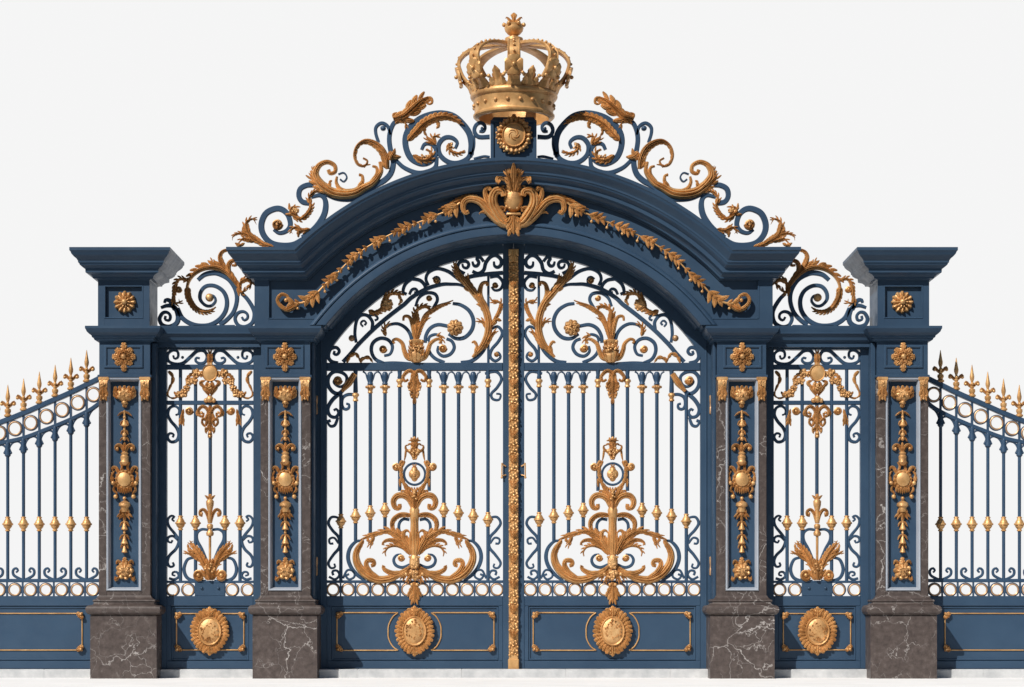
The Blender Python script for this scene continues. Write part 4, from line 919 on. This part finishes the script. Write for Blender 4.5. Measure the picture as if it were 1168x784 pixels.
    leaves(t, [
        (tG(372, 690, 430, 625, 465, 545, 470, 460, 440, 365, 385, 295, 335, 235, 290, 175, 262, 110), 7.4, 0, dict(env=(.35, .8, .9, 1, 1, 1, .9, .7, .5), h0=-1)),
        (tG(400, 300, 350, 250, 330, 180), 8, 4, {}), (tG(330, 240, 285, 180, 262, 130, 280, 95), 6, 4, {}),
        (tG(385, 670, 402, 630, 385, 595, 370, 600), 4.6, 2, VOL), (tG(470, 530, 450, 480, 415, 465, 412, 485), 5.4, 3, {}), (tG(455, 420, 420, 370, 395, 362), 4, 2, {}),
        (tG(440, 360, 418, 300, 430, 240, 462, 228, 462, 250), 5.6, 0, VOL), (tG(475, 520, 510, 460, 540, 400, 548, 355, 500, 345, 480, 318), 4.2, 5, dict(env=(.5, .8, .8, .9, 1, .4))), (tG(490, 500, 520, 460, 552, 465), 5, 2, {}),
        (tG(440, 640, 480, 560, 515, 530, 520, 545), 6, 3, {}),
        # central plant
        ([(474, 388), (471, 372), (467, 362), (461, 361), (460, 366)], 5, 0, VOL), ([(474.6, 388), (475, 368), (474, 356), (481, 349.5), (489, 350), (490, 356)], 6, 3, dict(env=(.7, 1, 1, .8, .5))), ([(475.5, 388), (479, 374), (485, 365), (492, 362)], 5, 3, {}),
        ([(476, 380), (483, 362), (490, 355), (500, 349), (510, 345.5), (517, 342.5)], 6.4, 7, dict(env=(.4, .7, .9, 1, .9, .7, .3), sides=(.2, 1), depth=.5)),
        ([(474, 411), (465, 408), (461, 400), (459, 392), (453, 387), (448, 388.5), (450, 392)], 5, 0, VOL), ([(474, 411), (484, 408), (488, 400), (491, 392), (498, 387), (503, 388), (501, 392)], 5, 0, VOL),
        (tF(405, 560, 395, 520, 410, 490, 440, 490), 4.6, 3, {}), (tF(165, 728, 180, 690, 215, 668, 240, 695, 250, 726), 4, 4, {}), (tF(250, 726, 262, 700, 300, 692, 326, 722), 4, 3, {}), (tG(150, 560, 170, 555, 185, 585, 175, 600), 4.4, 3, {}),
        # arc garland
        (tF(300, 400, 330, 415, 375, 400, 395, 350, 420, 305, 460, 292, 520, 305), 5, 8, dict(env=(.8, .9, 1, .9, 1, 1, .8), depth=.3)), (tF(480, 305, 500, 340, 482, 370), 3.6, 3, {}),
        (tH(295, 85, 245, 165, 185, 235), 7, 0, dict(env=(.8, 1, .5))),
        # lyre ornament
    ], -1.2)
    def two(p, w, lb, name='acanthus_leaf', h0=-1, **k): t.two(name, Lf(p, w*1.04, lb, h0, **k), GOLD, ax, ang=50)
    m = MB()
    m.dome(*tG(266, 508)[0], 9.6, 9.6, [(1, 1), (.85, 4), (.5, 5.6)], -2, 60, 9, .14, .4); m.cluster(*tG(266, 508)[0], 7.6, 7.6, 46, 1.3, 2, random.Random(4)); t.mk('flower_boss', m, CAST)
    for (x, y), r in ((tF(388, 640)[0], 4.4), (tG(190, 635)[0], 4.6), (tG(148, 215)[0], 3.6), (tG(104, 325)[0], 3.4), (tG(512, 245)[0], 3.4), (tH(150, 142)[0], 5.0), (tG(520, 672)[0], 2.8)):
        t.mk('volute', MB().spiral(x, y, r, -1.6, 1.3, hh=2.6), GOLD)
    m = MB(); m.cluster(*tF(412, 365)[0], 6, 8, 30, 1.6, -1, random.Random(2)); m.dome(*tF(412, 365)[0], 6, 7, [(1, -1), (.6, 2)], -3, 16); t.mk('rosette', m, CAST)
    m = MB(); m.ball(*tF(195, 572)[0], -1.6, 3.8, 12); t.mk('boss', m, BRONZE)
    # cup of the plant
    m = MB(); m.lathe(475, 0, [(5, 413.6), (9, 410), (10, 404), (7, 397), (7, 392), (9, 389), (4, 387)], 16, .6)
    for k in (-1, 0, 1): m.leaf([(475+k*4, 412), (475+k*6, 402), (475+k*6, 391)], 6, 3, 3.5-abs(k), 3); m.ball(475+k*6.4, 390, 3, 2.2)
    m.cluster(475, 398, 7, 7, 18, 1.4, 4, random.Random(8)); t.mk('flower_cup', m, CAST)
    # pendant under transom
    m = MB(); m.leaf([(ax, 423), (ax, 440), (ax, 461)], 11, 6, 0, 4, env=(.6, .8, 1, .9, .6, .35, .12))
    for k in (-1, 1):
        P = lambda *a: [(ax+k*a[i], a[i+1]) for i in range(0, len(a), 2)]
        m.leaf(P(0, 430, 3, 424, 8, 424, 13, 430, 11, 435, 7, 433), 4.6, 0, 0, 3, env=(.7, 1, 1, .8, .6)); m.leaf(P(2, 436, 6, 438, 7, 444), 4, 2, 0, 2.6); m.leaf(P(1, 444, 4, 448, 4, 453), 3.6, 2, 0, 2.4)
        for q in range(4): m.ball(ax+k*(7-q*1.3), 441+q*4, 1.4, 1.5, 7)
    t.mk('pendant', m, CAST, ang=50)
    # lyre
    m = MB(); rr = 12.0; m.ribbon([(ax+rr*cos(2*pi*i/28), 540.8+rr*1.02*sin(2*pi*i/28)) for i in range(29)], 2.6, -4, -.4, .7, 40, True); RG = t.mk('oval_ring', m, IRON, ang=30)
    m = MB(); m.dome(ax, 541, 6.6, 8.6, [(1, 1), (.7, 3), (.3, 4)], -1.5, 40, 4, .18, .2); m.leaf([(ax, 546), (ax, 530)], 6, 3, .5, 2.6); m.cluster(ax, 542, 4, 5, 14, 1.1, 2, random.Random(3)); t.mk('lozenge_flower', m, CAST, RG)
    m = MB(); m.leaf([(ax, 524), (ax, 510), (ax, 500)], 9, 4, 0, 3.4, env=(.9, .8, .7, 1, .3)); m.leaf([(ax-7, 503), (ax, 502), (ax+7, 503)], 3.4, 2, 1, 2, env=(.3, 1, 1, .3)); m.ball(ax, 500, 1, 2)
    for k in (-1, 1):
        P = lambda *a: [(ax+k*a[i], a[i+1]) for i in range(0, len(a), 2)]
        m.leaf(P(1, 522, 5, 516, 9.4, 513, 10, 508.6, 6, 508), 3.6, 0, 0, 2.8); m.leaf(P(1, 512, 4, 507, 8, 507), 3.4, 2, 0, 2.4); m.ball(ax+k*5, 514.6, 1.6, 2.2)
    m.cluster(ax, 516, 5, 8, 20, 1.4, 1, random.Random(5)); t.mk('finial', m, CAST)
    two([(ax-9.6, 511), (ax-10.5, 520), (ax-12, 527)], 2.6, 0, 'strap')
    two([(ax-11, 526), (ax-15, 534), (ax-14.6, 545), (ax-11, 553), (ax-4, 559)], 4.6, 6, depth=.25, env=(.7, 1, 1, 1, .8))
    m = MB().spiral(ax-21, 532.6, 4.6, -1, 1.2, w=2.6, a0=0, hh=2.6); m.leaf([(ax-17, 530), (ax-14, 526.6), (ax-12, 531)], 4, 0, -.5); t.two('volute', m, GOLD, ax)
    two([(ax-17, 546), (ax-16.6, 556)], 2.6, 0, 'strap'); 
    two([(ax-1, 582), (ax-5, 571), (ax-12, 565.5), (ax-20, 566), (ax-24, 572), (ax-22, 579), (ax-17, 579.6), (ax-17, 575)], 7, 0, 'volute', 0, bulge=4, env=(.6, 1, 1, 1, .95, .8, .6))
    two([(ax-1, 575), (ax-5, 566), (ax-9, 558), (ax-11, 555)], 6, 3, h0=1); two([(ax-8, 562), (ax-13, 560), (ax-16, 561)], 3.6, 2, h0=0)
    m = MB(); m.leaf([(ax, 585), (ax, 572), (ax, 556)], 9, 4, 1.5, 5, env=(.8, 1, 1, .9, .3)); m.cluster(ax, 566, 2.6, 7, 10, 1.3, 4.4, random.Random(6)); t.mk('acanthus_leaf', m, GOLD, ang=50)
    m = MB(); m.lathe(ax, 0, [(3.4, 637), (4.2, 625), (5, 610), (4.6, 596), (5.4, 588), (5.8, 582), (4, 578), (3, 574)], 16, .9)
    m.leaf([(ax, 636), (ax, 612), (ax, 590)], 7, 0, 3.4, 2.4, env=(.7, 1, .8, .9, .6)); t.mk('stem', m, GOLD, ang=50)
    two(tJ(490, 55, 450, 42, 395, 45, 348, 80, 336, 130, 355, 170, 385, 195), 8, 5, h0=0, sides=(.9, .2), env=(.7, 1, 1, 1, .8, .6))
    t.two('scroll', R_(tJ(470, 85, 425, 80, 395, 110, 392, 160, 410, 190), 3.4, -4, -1), IRON, ax)
    two(tJ(485, 345, 460, 280, 430, 225, 430, 180, 455, 165, 480, 190), 6, 0, 'volute', 1, bulge=4); two(tJ(495, 345, 485, 270, 480, 200, 470, 175), 6, 0, h0=2)
    two(tJ(480, 345, 440, 255, 380, 195, 310, 168, 220, 190, 160, 208, 105, 235), 10.5, 9, h0=0, bulge=4.6, env=(.5, .9, 1, .95, .7, .5, .45, .35), sides=(.5, 1), depth=.45)
    two(tJ(478, 345, 420, 275, 360, 235, 300, 235, 268, 262, 285, 275), 7, 5, h0=0, env=(.4, .8, 1, 1, .8, .4), sides=(1, .3))
    two(tJ(475, 350, 430, 305, 370, 280, 315, 290, 290, 325, 295, 358), 6, 6, h0=-.5, env=(.4, .8, 1, 1, .8, .4), sides=(.2, 1))
    two(tJ(380, 200, 340, 175, 300, 160), 5, 3, h0=1.5); two(tJ(210, 205, 195, 235, 180, 268, 205, 265), 5, 3, h0=0); two(tJ(160, 215, 165, 245, 190, 250), 4, 2, h0=0)
    two(tJ(125, 240, 85, 300, 72, 360, 92, 430, 150, 495, 240, 532, 340, 518, 430, 470, 480, 445), 9.4, 0, 'acanthus_leaf', 0, bulge=4.8, env=(.35, .7, .9, 1, 1, .95, .85, .7, .5))
    two(tJ(130, 235, 95, 290, 80, 350, 88, 400), 6, 8, h0=1.6, depth=.5, sides=(1, .2), env=(.5, 1, .9, .6, .2))
    two(tJ(260, 525, 185, 480, 150, 425, 160, 390, 200, 392, 208, 420, 185, 428), 6, 0, 'volute', 2, bulge=3.6, env=(.4, .9, 1, .9, .9, .7))
    two(tJ(430, 475, 350, 485, 290, 460, 272, 430, 290, 440), 6, 0, 'acanthus_leaf', 1, bulge=3.4, env=(.5, 1, 1, .8, .3)); two(tJ(470, 460, 400, 500, 310, 510), 5, 0, h0=2)
    t.two('scroll', R_(tJ(115, 240, 70, 248, 25, 300, 12, 370, 35, 440, 85, 500, 140, 540), (2.6, 4, 4.6, 4.6, 4.4, 3), -4.8, -1), IRON, ax)
    t.two('scroll', R_(tJ(410, 342, 372, 350, 352, 385, 370, 425, 420, 440, 480, 415), (2, 3.2, 3.6, 3.6, 3), -4, -.6), IRON, ax)
    x, y = tJ(408, 370)[0]; t.two('boss', MB().spiral(x, y, 4, -1, 1.2, hh=2.6), GOLD, ax)
    m = MB(); m.dome(ax, 641, 6, 9.6, [(1, 2), (.8, 5.4), (.4, 7)], -1, 24); m.cluster(ax, 642, 4, 7, 18, 1.6, 4.6, random.Random(2)); m.plan(ax-5.6, ax+5.6, 0, 4.6, [(0, 634.4), (1, 635), (1, 636.4), (0, 637)])
    m.cluster(ax, 656, 7, 6, 26, 1.8, 2, random.Random(7))
    for k in (-1, 1):
        m.leaf([(ax+k*3, 645), (ax+k*9, 652), (ax+k*13, 659), (ax+k*11, 662)], 7, 3, 1, 4); m.leaf([(ax+k*2, 650), (ax+k*5, 658), (ax+k*9, 665)], 6, 3, 1.6, 4); m.ball(ax+k*9.4, 655, 3, 2.4)
    t.mk('mask', m, CAST)
    m = MB(); m.leaf([(ax, 664), (ax, 676), (ax, 689)], 11, 4, .6, 4, env=(.7, .8, 1, .8, .1))
    for k in (-1, 1): m.leaf([(ax+k*1, 668), (ax+k*6, 676), (ax+k*7.6, 681)], 5, 2, .4, 3); m.ball(ax+k*3, 667, 2.4, 2)
    t.mk('pendant', m, GOLD, ang=50)
    # gilt line frames
    for k in (-1, 1):
        P = lambda *a: [(ax+k*a[i], a[i+1]) for i in range(0, len(a), 2)]
        x0, xm = 88.6 if k == -1 else 90.6, 20.5
        m = MB(); H0, H1 = -3, -1.2
        for a, b in (((x0, 699), (xm, 699)), ((x0, 742), (xm, 742)), ((x0, 698.4), (x0, 742.6))): m.ribbon([(ax+k*a[0], a[1]), (ax+k*b[0], b[1])], 1.35, H0, H1, .4, 2)
        m.ribbon(P(xm-1.6, 699, 25, 704, 29.5, 713, 30.2, 721, 29.5, 729, 25, 737.4, xm-1.6, 742), 1.4, H0, H1, .4); FR = t.mk('gilt_line', m, GOLD)
        corner_fleuron(t, ax+k*(x0-1), 700, -k, 1, FR); corner_fleuron(t, ax+k*(x0-1), 741, -k, -1, FR)
    medallion(t, ax, 720, 22.6, 27)
main_leaf(False); main_leaf(True)

# ================================================================== gilt meeting batten
def batten():
    t = Thing('gilt_post', 'full height gilt cover strip cast with flowers where the two gate leaves meet', 'cover strip', .42, CX, 768)
    t.mk('strip', MB().box(580.4, 591.2, 286, 769.6, -4, 1.2, .8), GOLD)
    m = MB(); m.box(580.0, 591.6, 284.6, 292, -3, 3.4, .8); m.box(580.4, 591.2, 293, 299.5, -3, 2.8, .6); m.leaf([(CX, 299), (CX, 292), (CX, 285.6)], 8, 2, 2.6, 1.4); t.mk('cap', m, GOLD)
    m = MB(); m.box(579.6, 592, 752, 770.4, -3, 3.0, .8); t.mk('foot', m, GOLD)
    rnd = random.Random(21); m = MB(); y = 304.0; k = 0
    while y < 750:
        r = 5.0
        if k % 3 != 2:
            m.dome(CX+rnd.uniform(-.4, .4), y, r*1.06, r*.98, [(1, 1.8), (.8, 3.4), (.5, 2.8)], 0, 36, 6, .16, .45, (k % 2)*.5)
            m.ball(CX, y, 3.4, 1.7, 8)
            for sx in (-1, 1): m.ball(CX+sx*4.6, y+5, 1.8, 1.5, 7)
            y += 9.4
        else:
            for sx in (-1, 1):
                m.leaf([(CX+sx*.6, y+5), (CX+sx*3, y), (CX+sx*4.8, y-5)], 4.4, 2, 1, 2.6)
            m.leaf([(CX, y+6), (CX, y-5)], 5, 3, 1.8, 2.8); y += 9.8
        k += 1
    t.mk('flower_relief', m, GOLD, ang=50)
batten()

# ================================================================== fences
def fence(mir):
    s = 'right' if mir else 'left'
    t = Thing('fence', f'spear topped railing with a sweeping curved top rail beyond the {s} outer pillar', 'fence', .30, 60, 763, mir, 'railings either side of the gate')
    top = [(114, 431), (102, 437), (76.5, 449.4), (51, 460.4), (25.5, 471.6), (0, 481.6), (-25, 489), (-50, 494), (-80, 497)]
    low = [(114, 459), (102, 467.6), (76.5, 480), (51, 490.4), (25.5, 499.8), (0, 505.4), (-25, 511), (-50, 515), (-80, 517.6)]
    def yat(P, x):
        for a, b in zip(P, P[1:]):
            if b[0] <= x <= a[0]: return a[1]+(b[1]-a[1])*(a[0]-x)/(a[0]-b[0])
        return P[-1][1]
    t.mk('top_rail', R_(top, 5.8, -7, 0, n=60), IRON, ang=30); t.mk('rail', R_(low, 4.6, -6, -.4, n=60), IRON, ang=30)
    t.mk('rail', MB().box(-80, 113, 660.4, 664.4, -6, -.6, .5), IRON)
    low_panel(t, -80, 113, 0, 0)
    nb = 10
    for i in range(nb):
        x = 98.3-18.0*i; yb = yat(low, x); yt = yat(top, x)
        b = bar(t, x, yb, 661, 3.8); knop(t, x, 597.8, b, 1.0)
        for k in (-1, 1):
            m = MB().ribbon([(x+k*1.0, yb+1), (x+k*3.4, yb+1.6), (x+k*8.2, yb+1)], 2.2, -4.4, -1.4) if 0 else None
        m = MB().lathe(x, -2.5, [(2, yb), (3, yb+3), (2.4, yb+8), (3.4, yb+13), (3.6, yb+16), (2, yb+18)], 12)
        for k in (-1, 1): m.ball(x+k*3.6, yb+13, -2.5, 1.6, 8); m.tube([(x+k*3.4, yb+12, -2.5), (x+k*1.8, yb+8, -2.5), (x+k*3.6, yat(low, x+k*3.6)+4.6, -2.5), (x+k*6.4, yat(low, x+k*6.4)+2.6, -2.5), (x+k*9, yat(low, x+k*9)+2.4, -2.5)], [1.2, 1.3, 1.2, 1.1])
        t.mk('tulip', m, IRON, b)
        q = t.mk('post', MB().box(x-1.2, x+1.2, yt+2, yb-2, -5, -1.4), IRON)
        # finial
        y = yt-3.0
        f = MB().lathe(x, -3, [(2, y+1), (4.4, y-.6), (4.4, y-2), (2.6, y-3.4), (3.8, y-6), (3.6, y-8.4), (1.8, y-9.4), (2.4, y-10.6), (2.4, y-12), (1.4, y-13), (1.3, y-17), (2.5, y-20.5), (2.7, y-23), (1.7, y-28), (.3, y-36.6)], 12)
        for k in (-1, 1):
            f.leaf([(x+k*.6, y-11), (x+k*3.6, y-14), (x+k*6.8, y-17), (x+k*7.6, y-13.6)], 3.6, 0, -4.6, 2.6, env=(.8, 1, 1, .8)); f.ball(x+k*7, y-14.4, -3, 2.0, 8)
        f.ball(x, y-14.6, -1.6, 2.2, 8)
        t.mk('spear_finial', f, GOLD, ang=40)
        sg = 1 if i % 2 else -1
        for k in (-1, 1):
            if (i % 2 == 0): pts = [(x+k*1.6, 661), (x+k*3, 656), (x+k*9.5, 659) if 0 else (x+k*6, 659.5), (x+k*11.4, 656), (x+k*12, 650.6), (x+k*8.6, 648.2), (x+k*6.4, 651), (x+k*8.6, 653)]
            else: pts = None
            if pts: t.mk('scroll', R_([(x+k*1.4, 661.4)]+pts[2:], (3, 3, 2.8, 2.6, 2), -4.4, -1.2), IRON)
    for i in range(11):
        x = 106.2-17.9*i
        yc = (yat(top, x)+yat(low, x))/2+.3
        m = t.mk('ring', MB().ribbon([(x+7.9*cos(2*pi*j/24), yc+8.2*sin(2*pi*j/24)) for j in range(25)], 2.0, -5, -1, .5, 28, True), IRON)
        t.mk('ring_lining', MB().tube([(x+7.0*cos(2*pi*j/24), yc+7.3*sin(2*pi*j/24), -1.4) for j in range(25)], 1.05, 24, 6, True), BRONZE, m)
    for i in range(11):
        x = 105.4-17.8*i; ring(t, x, 672.8); 
        if i: t.mk('post', MB().box(x+8.9-.9, x+8.9+.9, 664, 680.4, -4.6, -1), IRON)
    m = MB(); X0, X1 = -70, 94; m.frame(X0, X1, 699.2, 742.4, 1.3, -2.9, -1.2, .4); FR = t.mk('gilt_line', m, GOLD)
    for sx, sy, x, y in ((1, 1, X0, 699.2), (-1, 1, X1, 699.2), (1, -1, X0, 742.4), (-1, -1, X1, 742.4)): corner_fleuron(t, x+sx*1.2, y+sy*1.2, sx, sy, FR)
fence(False); fence(True)

# ================================================================== light, world, camera
SX, SZ = .76, 1.12
el = math.atan(SZ/sqrt(1+SX*SX)); 
import mathutils
d = mathutils.Vector((SX, 1, -SZ)).normalized()
L = bpy.data.lights.new('sun', 'SUN'); L.energy = 5.0; L.angle = radians(.5); L.color = (1, .955, .89)
so = bpy.data.objects.new('sun', L); C.objects.link(so); so.rotation_euler = d.to_track_quat('-Z', 'Y').to_euler(); so.location = (-12, -20, 15)
w = bpy.data.worlds.new('World'); bpy.context.scene.world = w; w.use_nodes = True
n = w.node_tree; bg = n.nodes['Background']; sk = n.nodes.new('ShaderNodeTexSky'); sk.sky_type = 'NISHITA'; sk.sun_disc = False
sk.sun_elevation = el; sk.sun_rotation = math.atan2(-SX, -1) % (2*pi); sk.dust_density = .2
n.links.new(sk.outputs[0], bg.inputs[0]); bg.inputs[1].default_value = .05
cam = bpy.data.cameras.new('camera'); co = bpy.data.objects.new('camera', cam); C.objects.link(co)
co.location = (0, -D, EYE); co.rotation_euler = (pi/2, 0, 0)
cam.sensor_width = 36; cam.lens = 36*D/11.68; cam.shift_x = (584-CX)/1168; cam.shift_y = (HZ-392)/1168
cam.clip_end = 1000; cam.clip_start = .1
sc = bpy.context.scene; sc.camera = co; sc.render.engine = 'CYCLES'
sc.view_settings.view_transform = 'Standard'; sc.view_settings.look = 'None'; sc.view_settings.exposure = 0; sc.view_settings.gamma = 1
sc.render.resolution_x = 1024; sc.render.resolution_y = 687
